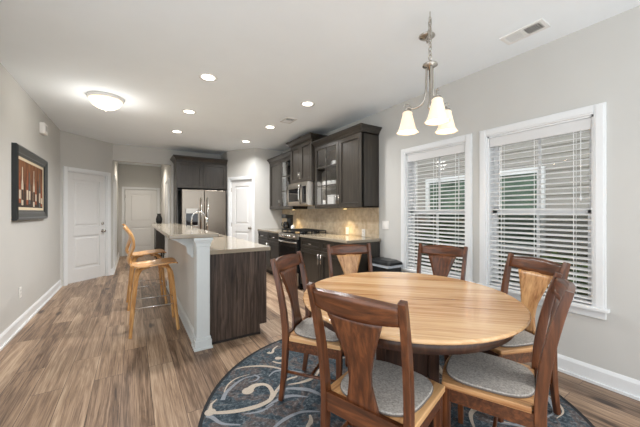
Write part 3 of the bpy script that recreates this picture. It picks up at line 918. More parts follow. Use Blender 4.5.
# coffee maker and small canister on the far counter
root = thing('coffee_maker', 'black drip coffee maker on the far counter beside the range', 'coffee maker', (2.74, 5.58, 0.93), 0)
G().box(-0.09, 0.10, -0.09, 0.09, 0, 0.035).build('base', M['blackplastic'], root, bevel=0.006)
G().box(0.03, 0.10, -0.085, 0.085, 0.035, 0.25).build('water_tank', M['blackplastic'], root, bevel=0.006)
G().box(-0.09, 0.10, -0.09, 0.09, 0.25, 0.335).build('brew_head', M['blackplastic'], root, bevel=0.01)
cf = G().lathe([(0.045, 0.036), (0.062, 0.06), (0.064, 0.11), (0.05, 0.16), (0.045, 0.175), (0.048, 0.18)], 24, mtx=Matrix.Translation((-0.03, 0, 0))).build('carafe', M['blackglass'], root)
G().tube([(-0.09, 0, 0.155), (-0.125, 0, 0.15), (-0.128, 0, 0.10), (-0.092, 0, 0.08)], 0.008, 8).build('carafe_handle', M['blackplastic'], cf)
can = thing('canister', 'small white lidded canister next to the coffee maker', 'canister', (2.76, 5.35, 0.93), 0)
G().lathe([(0.038, 0), (0.042, 0.01), (0.042, 0.085), (0.038, 0.09)], 20).build('body', M['white'], can)
G().lathe([(0.040, 0.09), (0.040, 0.10), (0.012, 0.106), (0.012, 0.118), (0.003, 0.12)], 20).build('lid', M['white'], can)

# cups behind the glazed door
def cup_mesh(r, h):
    g = G(); g.lathe([(r * 0.8, 0), (r, h * 0.25), (r, h), (r - 0.004, h), (r - 0.006, h * 0.2), (0.002, 0.006)], 18, cap1=False)
    return g
CUPG = 'white cups behind the glazed cabinet door'
def cup(x, y, z, label, r=0.038, h=0.09, handle=True):
    root = thing('mug' if handle else 'tumbler', label, 'mug' if handle else 'tumbler', (x, y, z), 0, CUPG)
    cup_mesh(r, h).build('body', M['white'], root)
    if handle:
        G().tube([(-r + 0.003, 0, h * 0.8), (-r - 0.022, 0, h * 0.75), (-r - 0.026, 0, h * 0.45), (-r + 0.002, 0, h * 0.25)], 0.005, 8).build('handle', M['white'], root)
S1 = UZ0 + 0.35 + 0.010; S2 = UZ0 + 0.68 + 0.010; S0 = UZ0 + 0.019
cup(2.78, 3.80, S2, 'white mug on the top glazed-cabinet shelf, nearer the solid door')
cup(2.78, 3.92, S2, 'white mug on the top glazed-cabinet shelf, nearer the microwave')
for i, (yy, lb) in enumerate(((3.78, 'nearest the solid door'), (3.90, 'second from the solid door'), (4.02, 'third from the solid door'), (4.14, 'nearest the microwave'))):
    cup(2.75, yy, S1, 'white mug in the row on the middle glazed-cabinet shelf, ' + lb, h=0.095)
cup(2.76, 4.17, S0, 'white tumbler on the bottom glazed-cabinet shelf beside the square canister', 0.034, 0.12, False)
root = thing('canister', 'square white canister on the bottom shelf of the glazed cabinet', 'canister', (2.78, 3.92, S0), 0)
G().box(-0.08, 0.08, -0.09, 0.09, 0, 0.17).build('body', M['white'], root, bevel=0.012)
G().box(-0.083, 0.083, -0.093, 0.093, 0.17, 0.195).build('lid', M['white'], root, bevel=0.008)

# outlets and switches
def outlet(name, m, label, cat, grp, switch=0):
    root = thing(name, label, cat, m.translation, 0, grp)
    w = 0.036 if switch < 2 else 0.06
    G().box(-w, w, -0.058, 0.058, 0.001, 0.008, mtx=m).build('cover_plate', M['plate'], root, world=True, bevel=0.002)
    if switch == 0:
        for z in (-0.02, 0.02):
            s_ = G().box(-0.016, 0.016, z - 0.013, z + 0.013, 0.008, 0.010, mtx=m).build('socket', M['plate'], root, world=True)
            g = G(); g.box(-0.008, -0.005, z - 0.004, z + 0.006, 0.010, 0.0105, mtx=m); g.box(0.005, 0.008, z - 0.004, z + 0.006, 0.010, 0.0105, mtx=m)
            g.build('slots', M['slot'], s_, world=True)
    else:
        for k in range(switch):
            u = 0 if switch == 1 else -0.023 + 0.046 * k
            G().box(u - 0.012, u + 0.012, -0.032, 0.032, 0.008, 0.012, mtx=m).build('rocker', M['plate'], root, world=True, bevel=0.001)
NX = (-1, 0, 0)
outlet('wall_outlet', frame_mtx((RX - 0.012, 3.80, 1.0), (0, 1, 0), NX), 'white outlet on the backsplash, farther from the windows', 'outlet', 'backsplash outlets')
outlet('wall_outlet', frame_mtx((RX - 0.012, 3.40, 0.99), (0, 1, 0), NX), 'white outlet on the backsplash, nearer the windows', 'outlet', 'backsplash outlets')
outlet('light_switch', frame_mtx((RX, 2.95, 1.125), (0, 1, 0), NX), 'white double light switch on the wall beside the backsplash', 'light switch', None, 2)
outlet('wall_outlet', frame_mtx((LX, 4.60, 0.40), (0, 1, 0), (1, 0, 0)), 'white outlet low on the left wall below the painting', 'outlet', None)

# under-cabinet lamps
for y, lb in ((3.72, 'lit puck lamp under the wall cabinet nearest the windows'), (5.5, 'lit puck lamp under the far corner wall cabinet')):
    root = thing('cabinet_light', lb, 'lamp', (2.85, y, UZ0), 0, 'puck lamps under the wall cabinets')
    G().lathe([(0.035, -0.014), (0.04, -0.012), (0.04, 0)], 20).build('housing', M['nickel'], root)
    G().lathe([(0.028, -0.017), (0.028, -0.0141)], 20).build('lens', M['puck'], root)
    lamp('puck_lamp', 'SPOT', UNDER_W * 6, (1.0, 0.78, 0.42), (0, 0, -0.03), root, 0.03, (0, math.radians(22), 0), math.radians(110))

# ------------------------------------------------------------ refrigerator and its surround
root = thing('refrigerator_cabinet', 'dark two-door cabinet and side panel around the refrigerator', 'cabinet', (1.31, 7.2, 0), 0)
FY = 6.97
G().box(0.785, 0.805, FY, 7.50, 0, 2.43).build('side_panel', M['cab'], root, world=True)
G().box(0.805, 1.85, FY, 7.50, 1.835, 2.43).build('body', M['cab'], root, world=True)
fm = frame_mtx((0, FY, 0), (1, 0, 0), (0, -1, 0))
for a, b, s in ((0.80, 1.322, 1), (1.328, 1.845, -1)):
    g = G(); cab_door(g, fm, a, b, 1.842, 2.415)
    dd = g.build('door', M['cab'], root, world=True, bevel=0.002)
    pass
prof = [(0.0, 0.0), (0.012, 0.0), (0.016, 0.018), (0.036, 0.05), (0.056, 0.066), (0.066, 0.076), (0.07, 0.076), (0.07, 0.10)]
g = G(); rings = []
for o, z in prof: rings.append([(0.785 - o, 7.50, 2.425 + z), (0.785 - o, FY - 0.02 - o, 2.425 + z), (1.852, FY - 0.02 - o, 2.425 + z), (1.852, 7.50, 2.425 + z)])
vs = [p for r in rings for p in r]; fs = []
for k in range(len(rings) - 1):
    for i in range(4): fs.append((k * 4 + i, k * 4 + (i + 1) % 4, (k + 1) * 4 + (i + 1) % 4, (k + 1) * 4 + i))
fs.append((0, 3, 2, 1)); n = (len(rings) - 1) * 4; fs.append((n, n + 1, n + 2, n + 3))
g.add(vs, fs).build('crown_molding', M['cab'], root, world=True)

root = thing('refrigerator', 'stainless steel french-door refrigerator with a water dispenser', 'refrigerator', (1.335, 7.1, 0), 0)
G().box(0.875, 1.80, 6.90, 7.50, 0.03, 1.79).build('body', M['blackplastic'], root, world=True)
for xx in (0.93, 1.74): G().lathe([(0.025, 0), (0.025, 0.03)], 10, mtx=Matrix.Translation((xx, 7.0, 0))).build('foot', M['blackplastic'], root, world=True)
rm_ = frame_mtx((0, 6.895, 0), (1, 0, 0), (0, -1, 0))
dl = G().box(0.877, 1.334, 0.72, 1.80, 0, 0.06, mtx=rm_).build('left_door', M['steel'], root, world=True, bevel=0.012, seg=3)
drr = G().box(1.341, 1.798, 0.72, 1.80, 0, 0.06, mtx=rm_).build('right_door', M['steel'], root, world=True, bevel=0.012, seg=3)
fz = G().box(0.877, 1.798, 0.06, 0.71, 0, 0.06, mtx=rm_).build('freezer_drawer', M['steel'], root, world=True, bevel=0.012, seg=3)
for u, p in ((1.258, dl), (1.39, drr)):
    g = G(); g.tube([rm_ @ Vector((u, 0.86, 0.115)), rm_ @ Vector((u, 1.62, 0.115))], 0.013, 10)
    for z in (0.90, 1.58): g.tube([rm_ @ Vector((u, z, 0.055)), rm_ @ Vector((u, z, 0.115))], 0.009, 8)
    g.build('handle', M['steel_h'], p, world=True)
g = G(); g.tube([rm_ @ Vector((0.98, 0.63, 0.115)), rm_ @ Vector((1.70, 0.63, 0.115))], 0.013, 10)
for u in (1.02, 1.66): g.tube([rm_ @ Vector((u, 0.63, 0.055)), rm_ @ Vector((u, 0.63, 0.115))], 0.009, 8)
g.build('handle', M['steel_h'], fz, world=True)
g = G(); g.box(0.945, 0.957, 1.0, 1.385, 0.058, 0.068, mtx=rm_); g.box(1.193, 1.205, 1.0, 1.385, 0.058, 0.068, mtx=rm_); g.box(0.945, 1.205, 1.0, 1.02, 0.058, 0.075, mtx=rm_); g.box(0.945, 1.205, 1.28, 1.385, 0.058, 0.068, mtx=rm_)
ds = g.build('dispenser', M['nickel'], dl, world=True, bevel=0.002)
G().box(0.957, 1.193, 1.02, 1.28, 0.0585, 0.062, mtx=rm_).build('dispenser_recess', M['blackglass'], dl, world=True)

# ------------------------------------------------------------ island
root = thing('kitchen_island', 'kitchen island with raised bar, grey half wall and dark end panel', 'kitchen island', (0.8, 4.35, 0), 0)
IY0, IY1 = 2.95, 5.75
G().box(0.518, 0.62, IY0 + 0.12, IY1, 0, 1.06).build('half_wall', M['wall'], root, world=True)
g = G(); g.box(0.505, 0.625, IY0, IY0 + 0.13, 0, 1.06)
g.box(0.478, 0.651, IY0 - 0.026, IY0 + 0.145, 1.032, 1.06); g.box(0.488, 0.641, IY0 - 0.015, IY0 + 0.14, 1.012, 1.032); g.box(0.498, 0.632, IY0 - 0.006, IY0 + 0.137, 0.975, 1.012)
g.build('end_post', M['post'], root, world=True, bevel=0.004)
g = G()
base_profile(IY1 - IY0 - 0.13, frame_mtx((0.518, IY0 + 0.13, 0), (0, 1, 0), (-1, 0, 0)), g)
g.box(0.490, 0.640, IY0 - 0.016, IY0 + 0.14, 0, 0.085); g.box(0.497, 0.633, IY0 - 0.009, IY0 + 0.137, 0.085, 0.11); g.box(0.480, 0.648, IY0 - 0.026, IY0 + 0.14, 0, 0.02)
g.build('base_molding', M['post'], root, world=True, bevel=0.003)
def corbel(y):
    # profile in (x outward from the wall face, z)
    pr = [(0.0, 1.06), (0.205, 1.06), (0.205, 1.035), (0.188, 1.03), (0.16, 1.018), (0.115, 0.99), (0.075, 0.965), (0.062, 0.94), (0.06, 0.91), (0.055, 0.885), (0.04, 0.872), (0.028, 0.868), (0.026, 0.85), (0.0, 0.84)]
    mtx = Matrix(((-1, 0, 0, 0.518), (0, 0, 1, y), (0, 1, 0, 0), (0, 0, 0, 1)))
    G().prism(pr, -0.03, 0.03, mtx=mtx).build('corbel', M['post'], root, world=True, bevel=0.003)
corbel(IY0 + 0.27); corbel(IY1 - 0.12)
bt = G().box(0.27, 0.70, IY0 - 0.03, 6.0, 1.06, 1.10).build('bar_top', M['quartz'], root, world=True, bevel=0.008, seg=3)
G().box(0.62, 1.215, IY0 + 0.08, IY1, 0.10, 0.889).build('cabinet_body', M['cab'], root, world=True)
G().box(0.62, 1.15, IY0 + 0.09, IY1, 0, 0.10).build('toe_kick', M['kick'], root, world=True)
g = G(); g.prism([(0.627, 0.0), (1.155, 0.0), (1.150, 0.10), (1.228, 0.10), (1.228, 0.889), (0.627, 0.889)], 0, 0.02, mtx=Matrix(((1, 0, 0, 0), (0, 0, -1, IY0 + 0.08), (0, 1, 0, 0), (0, 0, 0, 1))))
g.build('end_panel', M['panel'], root, world=True)
G().box(0.655, 1.15, IY0 + 0.045, IY0 + 0.06, 0, 0.018).build('shoe_molding', M['kick'], root, world=True)
im = frame_mtx((1.215, 0, 0), (0, 1, 0), (1, 0, 0))
for a, b in ((IY0 + 0.10, 3.75), (3.75, 4.40), (4.40, 5.05), (5.05, IY1 - 0.01)):
    g = G(); cab_door(g, im, a + 0.005, b - 0.005, 0.725, 0.88, fr=0.035); dr = g.build('drawer', M['cab'], root, world=True); pull(im, (a + b) / 2, 0.80, 0.11, False, dr)
    g = G(); cab_door(g, im, a + 0.005, b - 0.005, 0.112, 0.715); dr = g.build('door', M['cab'], root, world=True); pull(im, b - 0.04, 0.6, 0.12, True, dr)
g = G()   # worktop with a sink cut-out
SX0, SX1, SY0, SY1 = 0.83, 1.17, 4.52, 5.22
g.box(0.62, 1.258, IY0 + 0.02, SY0, 0.89, 0.93); g.box(0.62, 1.258, SY1, IY1 + 0.02, 0.89, 0.93)
g.box(0.62, SX0, SY0, SY1, 0.89, 0.93); g.box(SX1, 1.258, SY0, SY1, 0.89, 0.93)
g.build('worktop', M['quartz'], root, world=True)
g = G(); zb = 0.892
for r in ((SX0 - 0.003, SX0 + 0.012, SY0, SY1), (SX1 - 0.012, SX1 + 0.003, SY0, SY1), (SX0, SX1, SY0 - 0.003, SY0 + 0.012), (SX0, SX1, SY1 - 0.012, SY1 + 0.003)): g.box(r[0], r[1], r[2], r[3], zb, 0.932)
g.box(SX0, SX1, SY0, SY1, zb - 0.001, zb + 0.004)
g.build('sink', M['steel'], root, world=True)
root = thing('faucet', 'chrome gooseneck faucet on the island worktop behind the bar', 'faucet', (0.765, 4.88, 0.931), 0)
G().lathe([(0.028, 0), (0.028, 0.006), (0.02, 0.012), (0.018, 0.07), (0.014, 0.075)], 20).build('base', M['chrome'], root)
pts = [(0, 0, 0.06), (0, 0, 0.28)] + [(0.10 - 0.10 * math.cos(a), 0, 0.28 + 0.10 * math.sin(a)) for a in [PI * k / 10 for k in range(1, 9)]] + [(0.215, 0, 0.27)]
G().tube(pts, 0.012, 12).build('spout', M['chrome'], root)
G().tube([(0.212, 0, 0.28), (0.235, 0, 0.17)], lambda k: 0.015 + 0.003 * k, 12).build('spray_head', M['chrome'], root)
G().tube([(0, -0.015, 0.05), (0, -0.045, 0.06), (0.01, -0.06, 0.12)], 0.007, 8).build('lever', M['chrome'], root)

# ------------------------------------------------------------ bar stools
def spath(pts, n=6):
    """Catmull-Rom through the points"""
    P = [Vector(p) for p in pts]; out = []
    for i in range(len(P) - 1):
        p0, p1, p2, p3 = P[max(i - 1, 0)], P[i], P[i + 1], P[min(i + 2, len(P) - 1)]
        for k in range(n):
            t = k / n
            out.append(0.5 * ((2 * p1) + (p2 - p0) * t + (2 * p0 - 5 * p1 + 4 * p2 - p3) * t * t + (3 * p1 - p0 - 3 * p2 + p3) * t ** 3))
    out.append(P[-1])
    return out
def make_stool(label):
    root = thing('bar_stool', label, 'bar stool', (0, 0, 0), 0, 'bent plywood stools at the raised bar')
    prof = spath([(0, 0.235, 0.712), (0, 0.19, 0.728), (0, 0.06, 0.722), (0, -0.09, 0.708), (0, -0.18, 0.708), (0, -0.232, 0.735), (0, -0.252, 0.79), (0, -0.236, 0.86), (0, -0.212, 0.95), (0, -0.232, 1.05), (0, -0.292, 1.14)], 5)
    K = len(prof) - 1
    wk = [(0, 0.13), (0.06, 0.185), (0.2, 0.205), (0.36, 0.195), (0.46, 0.15), (0.54, 0.085), (0.62, 0.075), (0.70, 0.115), (0.80, 0.175), (0.90, 0.185), (0.97, 0.15), (1.0, 0.09)]
    def hw(t):
        for (a, x), (b, y) in zip(wk, wk[1:]):
            if t <= b:
                f = (t - a) / (b - a); f = f * f * (3 - 2 * f)
                return x + (y - x) * f
        return wk[-1][1]
    def fn(u, v):
        p = prof[int(round(v * K))]; w = hw(v); x = (2 * u - 1)
        dish = 0.018 * x * x
        if v < 0.5: return (x * w, p.y, p.z + dish * 0.8)
        return (x * w, p.y + dish * 1.4, p.z)
    G().sheet(fn, 10, K, 0.014).build('seat_shell', M['oak'], root)
    for sx in (-1, 1):
        for sy in (-1, 1):
            pts = spath([(sx * 0.225, sy * 0.225, 0.0), (sx * 0.195, sy * 0.198, 0.30), (sx * 0.165, sy * 0.17, 0.58), (sx * 0.148, sy * 0.152, 0.655), (sx * 0.115, sy * 0.12, 0.69), (sx * 0.05, sy * 0.055, 0.697)], 5)
            side = Vector((sx, -sy, 0)).normalized()
            nK = len(pts)
            G().bar(pts, lambda k: 0.026 + 0.008 * min(1, k / 14), lambda k: 0.017 + 0.005 * min(1, k / 14), side).flat_foot().build('leg', M['oak'], root)
    a = 0.196
    for p, q in (((-a, -a, 0.29), (-a, a, 0.29)), ((a, -a, 0.29), (a, a, 0.29)), ((-a, a, 0.29), (a, a, 0.29))):
        G().tube([p, q], 0.006, 8).build('footrest', M['chrome'], root)
    return root
st = make_stool('honey plywood bar stool nearest the viewer, at the white post end of the bar')
st.location = (0.20, 3.82, 0); st.rotation_euler = (0, 0, -PI / 2)
s2 = copy_tree(st); s2['label'] = 'honey plywood bar stool farther along the bar, toward the hall'
s2.location = (0.165, 4.86, 0); s2.rotation_euler = (0, 0, -PI / 2 + 0.04)

# ------------------------------------------------------------ rug
RC = (1.51, 1.51); RR = 1.235
g = G()
n = 96
g.prism([(RR * math.cos(2 * PI * i / n), RR * math.sin(2 * PI * i / n)) for i in range(n)], 0.0, 0.009)
for i in range(n):
    a0, a1 = 2 * PI * i / n, 2 * PI * (i + 1) / n
    q = []
    for r_, z in ((RR - 0.02, 0.0095), (RR + 0.003, 0.0105), (RR + 0.006, 0.0)):
        for a in (a0, a1): q.append((r_ * math.cos(a), r_ * math.sin(a), z))
    g.add(q, [(0, 1, 3, 2), (2, 3, 5, 4)], 1)
def ribbon(pts, w, mi, z, rot=0.0, scale=1.0):
    P = spath([(p[0] - RC[0], p[1] - RC[1], 0) for p in pts], 6); K = len(P)
    ws = [w[0] + (w[1] - w[0]) * 2 * k / (K - 1) if k < (K - 1) / 2 else w[1] + (w[2] - w[1]) * (2 * k / (K - 1) - 1) for k in range(K)]
    vs = []; c, s_ = math.cos(rot), math.sin(rot)
    for k in range(K):
        t = (P[min(k + 1, K - 1)] - P[max(k - 1, 0)]).normalized(); nn = Vector((-t.y, t.x, 0))
        for sg in (1, -1):
            q = P[k] + nn * ws[k] * sg
            x, y = (q.x * c - q.y * s_) * scale, (q.x * s_ + q.y * c) * scale
            if math.hypot(x, y) > RR - 0.03:
                f = (RR - 0.03) / math.hypot(x, y); x *= f; y *= f
            vs.append((x, y, z))
    g.add(vs, [(2 * k, 2 * k + 1, 2 * k + 3, 2 * k + 2) for k in range(K - 1)], mi)
SCROLLS = [
    ([(0.39, 2.0), (0.44, 1.96), (0.49, 1.93), (0.56, 1.9), (0.63, 1.88), (0.72, 1.87), (0.8, 1.89), (0.88, 1.96), (0.99, 2.04), (1.09, 2.04)], (0.012, 0.02, 0.008), 2),
    ([(0.71, 2.07), (0.75, 2.1), (0.79, 2.1), (0.83, 2.08), (0.85, 2.03), (0.84, 1.95), (0.8, 1.89)], (0.03, 0.014, 0.014), 2),
    ([(0.52, 2.06), (0.56, 2.13), (0.62, 2.18), (0.68, 2.22), (0.75, 2.24), (0.87, 2.22)], (0.016, 0.012, 0.003), 3),
    ([(0.71, 2.41), (0.79, 2.4), (0.88, 2.36), (0.95, 2.31), (1.01, 2.24), (1.1, 2.1)], (0.004, 0.013, 0.008), 2),
    ([(0.88, 1.96), (0.97, 1.93), (1.06, 1.86), (1.1, 1.8), (1.13, 1.71)], (0.006, 0.02, 0.01), 3),
    ([(0.84, 1.47), (0.89, 1.53), (0.92, 1.55), (0.94, 1.58), (0.95, 1.61)], (0.008, 0.016, 0.006), 2),
    ([(1.05, 2.54), (1.06, 2.51), (1.09, 2.52), (1.12, 2.57), (1.18, 2.61)], (0.016, 0.012, 0.006), 2),
    ([(0.39, 1.96), (0.42, 1.92), (0.46, 1.83), (0.55, 1.76)], (0.016, 0.012, 0.005), 3),
    ([(1.02, 2.36), (1.06, 2.30), (1.12, 2.30), (1.13, 2.36), (1.08, 2.38)], (0.008, 0.014, 0.02), 2),
    ([(0.62, 1.55), (0.70, 1.62), (0.80, 1.66), (0.92, 1.66), (1.02, 1.6)], (0.004, 0.014, 0.006), 3),
    ([(0.42, 1.55), (0.50, 1.62), (0.55, 1.56), (0.51, 1.50)], (0.006, 0.013, 0.018), 2),
]
SCROLLS += [
    ([(0.55, 2.14), (0.60, 2.22), (0.68, 2.27), (0.78, 2.27)], (0.004, 0.007, 0.002), 2),
    ([(0.74, 1.83), (0.86, 1.86), (0.95, 1.84), (1.03, 1.77)], (0.004, 0.018, 0.004), 3),
    ([(0.60, 1.84), (0.70, 1.81), (0.80, 1.83)], (0.003, 0.010, 0.003), 3),
    ([(0.42, 1.99), (0.44, 2.05), (0.49, 2.09)], (0.02, 0.010, 0.003), 2),
    ([(0.74, 2.17), (0.79, 2.16), (0.83, 2.19), (0.81, 2.24)], (0.003, 0.008, 0.010), 3),
    ([(0.90, 2.16), (0.97, 2.20), (1.05, 2.17), (1.16, 2.06)], (0.004, 0.014, 0.005), 3),
    ([(0.98, 1.98), (1.08, 1.95), (1.20, 1.96), (1.30, 2.04)], (0.004, 0.016, 0.006), 2),
]
for r_ in range(4):
    for i, (pts, w, mi) in enumerate(SCROLLS): ribbon(pts, w, mi, 0.0098 + 0.0001 * i, r_ * PI / 2)
    for i, (px, py, rad) in enumerate(((0.70, 2.065, 0.042), (1.08, 2.385, 0.026), (0.51, 1.50, 0.024), (0.42, 1.975, 0.035))):
        dx, dy = px - RC[0], py - RC[1]; c, s_ = math.cos(r_ * PI / 2), math.sin(r_ * PI / 2)
        g.add([(dx * c - dy * s_ + rad * math.cos(2 * PI * q / 18), dx * s_ + dy * c + rad * math.sin(2 * PI * q / 18), 0.0117 + 0.00005 * i) for q in range(18)], [tuple(range(18))], 2)
o = g.build('round_rug', [M['rug'], M['rug_edge'], M['rug_cream'], M['rug_grey']])
o.location = (RC[0], RC[1], 0.0)
tag(o, 'round slate blue rug with cream scrolls under the dining table', 'rug')
RZ = 0.012

# ------------------------------------------------------------ dining table
TC = (1.487, 1.306); TR = 0.657; TEX = Matrix.Diagonal((1.073, 1.0, 1.0, 1.0)); TH = 0.775
root = thing('dining_table', 'round hickory dining table on a dark pedestal', 'table', (TC[0], TC[1], RZ), math.radians(45))
th = TH - RZ
G().lathe([(TR - 0.035, th - 0.032), (TR - 0.008, th - 0.022), (TR, th - 0.012), (TR - 0.001, th - 0.005), (TR - 0.006, th)], 120, mtx=TEX).build('tabletop', M['table'], root)
G().lathe([(TR - 0.10, th - 0.095), (TR - 0.062, th - 0.09), (TR - 0.05, th - 0.032)], 96, mtx=TEX).build('apron', M['dark_table'], root)
g = G(); hp = 0.15
g.prism([(-hp, -hp), (hp, -hp), (hp, hp), (-hp, hp)], 0.09, th - 0.12)
for sx in (-1, 1):
    for sy in (-1, 1): g.box(sx * hp - 0.03, sx * hp + 0.03, sy * hp - 0.03, sy * hp + 0.03, 0.08, th - 0.095)
g.box(-0.25, 0.25, -0.25, 0.25, th - 0.13, th - 0.095)
g.build('pedestal', M['dark_table'], root, bevel=0.006)
for k in range(4):
    a = k * PI / 2 + PI / 4
    c, s_ = math.cos(a), math.sin(a)
    side = (-s_, c, 0)
    path = [(c * r_, s_ * r_, z) for r_, z in ((0.10, 0.11), (0.19, 0.095), (0.27, 0.055), (0.33, 0.028))]
    G().bar(path, lambda q: 0.085 - 0.008 * q, lambda q: (0.10, 0.09, 0.065, 0.056)[q], side).build('foot', M['dark_table'], root, bevel=0.006)

# ------------------------------------------------------------ dining chairs
def chair_post(sx):
    path = [(sx * 0.203, -0.236, 0.0), (sx * 0.202, -0.214, 0.16), (sx * 0.202, -0.202, 0.34), (sx * 0.204, -0.200, 0.48), (sx * 0.209, -0.220, 0.66), (sx * 0.214, -0.258, 0.84), (sx * 0.218, -0.294, 0.968)]
    path = spath(path, 4)
    return G().bar(path, 0.030, lambda k: 0.030 + 0.016 * math.sin(PI * min(1, k / (len(path) - 1))), (1, 0, 0))
def make_chair(splat_mat, label):
    root = thing('dining_chair', label, 'chair', (0, 0, RZ), 0, 'walnut dining chairs around the table')
    W = M['walnut']
    back_y = lambda z: -0.200 - 0.0 if z < 0.48 else -0.200 - (0.020 * ((z - 0.48) / 0.18) if z < 0.66 else 0.020 + 0.038 * (z - 0.66) / 0.18 if z < 0.84 else 0.058 + 0.036 * (z - 0.84) / 0.128)
    def crest(u, v):
        x = 2 * u - 1
        zb = 0.872 - 0.014 * (1 - x * x); zt = 0.946 + 0.014 * (1 - x * x)
        z = zb + (zt - zb) * v
        return (x * 0.204, back_y(z) - 0.030 * (1 - x * x), z)
    G().sheet(crest, 16, 4, 0.024).build('crest_rail', M['walnut_x'], root)
    ks = [(0, 0.080), (0.12, 0.067), (0.28, 0.054), (0.42, 0.056), (0.56, 0.069), (0.75, 0.096), (1, 0.134)]
    def splat(u, v):
        for (a, p), (b, q) in zip(ks, ks[1:]):
            if v <= b + 1e-6:
                f = (v - a) / (b - a); hw = p + (q - p) * f; break
        x = 2 * u - 1; z = 0.452 + (0.865 - 0.452) * v
        return (x * hw, back_y(z) - 0.006 - 0.018 * v * (1 - (x * hw / 0.19) ** 2), z)
    G().sheet(splat, 8, 14, 0.013).build('splat', splat_mat, root)
    # the two rear legs run up as back posts
    for sx in (-1, 1): chair_post(sx).flat_foot().build('rear_leg', W, root, bevel=0.004)
    for sx in (-1, 1):
        G().bar([(sx * 0.198, 0.175, 0.0), (sx * 0.196, 0.178, 0.22), (sx * 0.195, 0.18, 0.42)], lambda k: 0.028 + 0.006 * k, lambda k: 0.028 + 0.006 * k, (1, 0, 0)).flat_foot().build('front_leg', W, root, bevel=0.004)
    g = G()
    g.bar([(-0.195, -0.203, 0.412), (0.195, -0.203, 0.412)], 0.085, 0.022, (0, 0, 1)); g.bar([(-0.19, 0.185, 0.385), (0.19, 0.185, 0.385)], 0.066, 0.02, (0, 0, 1))
    for sx in (-1, 1): g.bar([(sx * 0.196, -0.20, 0.385), (sx * 0.202, 0.185, 0.385)], 0.066, 0.02, (0, 0, 1))
    g.build('apron', M['walnut_x'], root)
    n = 10
    poly = [(-0.184, -0.172), (-0.214, -0.170), (-0.226, 0.19)] + [(-0.226 + 0.452 * i / n, 0.195 + 0.028 * math.sin(PI * i / n)) for i in range(n + 1)] + [(0.226, 0.19), (0.214, -0.170), (0.184, -0.172), (0.178, -0.190), (-0.178, -0.190)]
    poly = list(reversed(poly))
    G().prism(poly, 0.418, 0.447).build('seat', M['hickory_seat'], root, bevel=0.008, seg=3)
    for sx in (-1, 1): G().tube([(sx * 0.194, -0.205, 0.20), (sx * 0.197, 0.178, 0.20)], lambda k: 0.010, 10).build('stretcher', W, root)
    G().tube([(-0.195, -0.02, 0.20), (0.195, -0.02, 0.20)], 0.010, 10).build('stretcher', W, root)
    # cushion: rounded front, narrower rear
    N = 56; out = []
    for i in range(N):
        a = 2 * PI * i / N; c, s_ = math.cos(a), math.sin(a)
        e = 2 / 3.2
        x = math.copysign(abs(c) ** e, c); y = math.copysign(abs(s_) ** e, s_)
        wx = 0.205 - 0.022 * (1 - y) / 2
        out.append((x * wx, 0.008 + y * 0.194))
    g = G()
    rings = [(1.0, 0.4485), (1.005, 0.457), (0.99, 0.4625)]
    vs = []
    for s_, z in rings:
        for x, y in out: vs.append((x * s_, y * s_, z))
    fs = [tuple(reversed(range(N)))]
    for k in range(len(rings) - 1):
        for i in range(N): fs.append((k * N + i, k * N + (i + 1) % N, (k + 1) * N + (i + 1) % N, (k + 1) * N + i))
    fs.append(tuple(2 * N + i for i in range(N)))
    g.add(vs, fs, 0, False)
    cu = g.build('cushion', M['cushion'], root)
    G().tube([(x, y, 0.4525) for x, y in out], 0.0045, 6, closed=True).build('piping', M['piping'], cu)
    return root
# (x, y, yaw) of each seat centre
CH = [
    (1.161, 1.776, -2.491, 'dark', 'walnut dining chair between the island end and the table, dark splat'),
    (1.022, 1.024, -1.249, 'dark', 'walnut dining chair in front, its dark back hiding part of the table'),
    (1.580, 0.812, 0.397, 'dark', 'walnut dining chair seen from the side, right of the table front'),
    (2.147, 1.041, 1.179, 'light', 'walnut dining chair with pale splat before the right window'),
    (2.287, 1.706, 1.847, 'dark', 'walnut dining chair with dark splat before the window nearer the kitchen'),
    (1.757, 2.064, 2.847, 'light', 'walnut dining chair with pale splat before the base cabinets'),
]
dark0 = light0 = None
for (x, y, yaw, kind, lb) in CH:
    if kind == 'dark':
        if dark0 is None: dark0 = make_chair(M['walnut'], lb); o = dark0
        else: o = copy_tree(dark0)
    else:
        if light0 is None: light0 = make_chair(M['hickory'], lb); o = light0
        else: o = copy_tree(light0)
    o['label'] = lb
    o.location = (x, y, RZ)
    o.rotation_euler = (0, 0, yaw)

# ------------------------------------------------------------ trash bin by the wall
root = thing('trash_bin', 'black lidded trash bin by the wall below the light switch', 'trash bin', (2.80, 2.80, 0), 0)
g = G()
def rr(x, y, r, n=5):
    pts = []
    for cx_, cy_, a0 in ((x - r, y - r, 0), (-x + r, y - r, PI / 2), (-x + r, -y + r, PI), (x - r, -y + r, 3 * PI / 2)):
        for k in range(n + 1):
            a = a0 + PI / 2 * k / n; pts.append((cx_ + r * math.cos(a), cy_ + r * math.sin(a)))
    return pts
lo, hi = rr(0.105, 0.16, 0.03), rr(0.125, 0.19, 0.035); n = len(lo)
g.add([(p[0], p[1], 0) for p in lo] + [(p[0], p[1], 0.615) for p in hi], [tuple(reversed(range(n))), tuple(range(n, 2 * n))] + [(i, (i + 1) % n, n + (i + 1) % n, n + i) for i in range(n)], 0)
g.build('body', M['blackplastic'], root)
G().prism(rr(0.133, 0.198, 0.035), 0.60, 0.634).build('liner', M['bag'], root)
g = G(); n = 24
a = rr(0.14, 0.205, 0.04); b = rr(0.132, 0.197, 0.04); c_ = rr(0.09, 0.15, 0.04); nn = len(a)
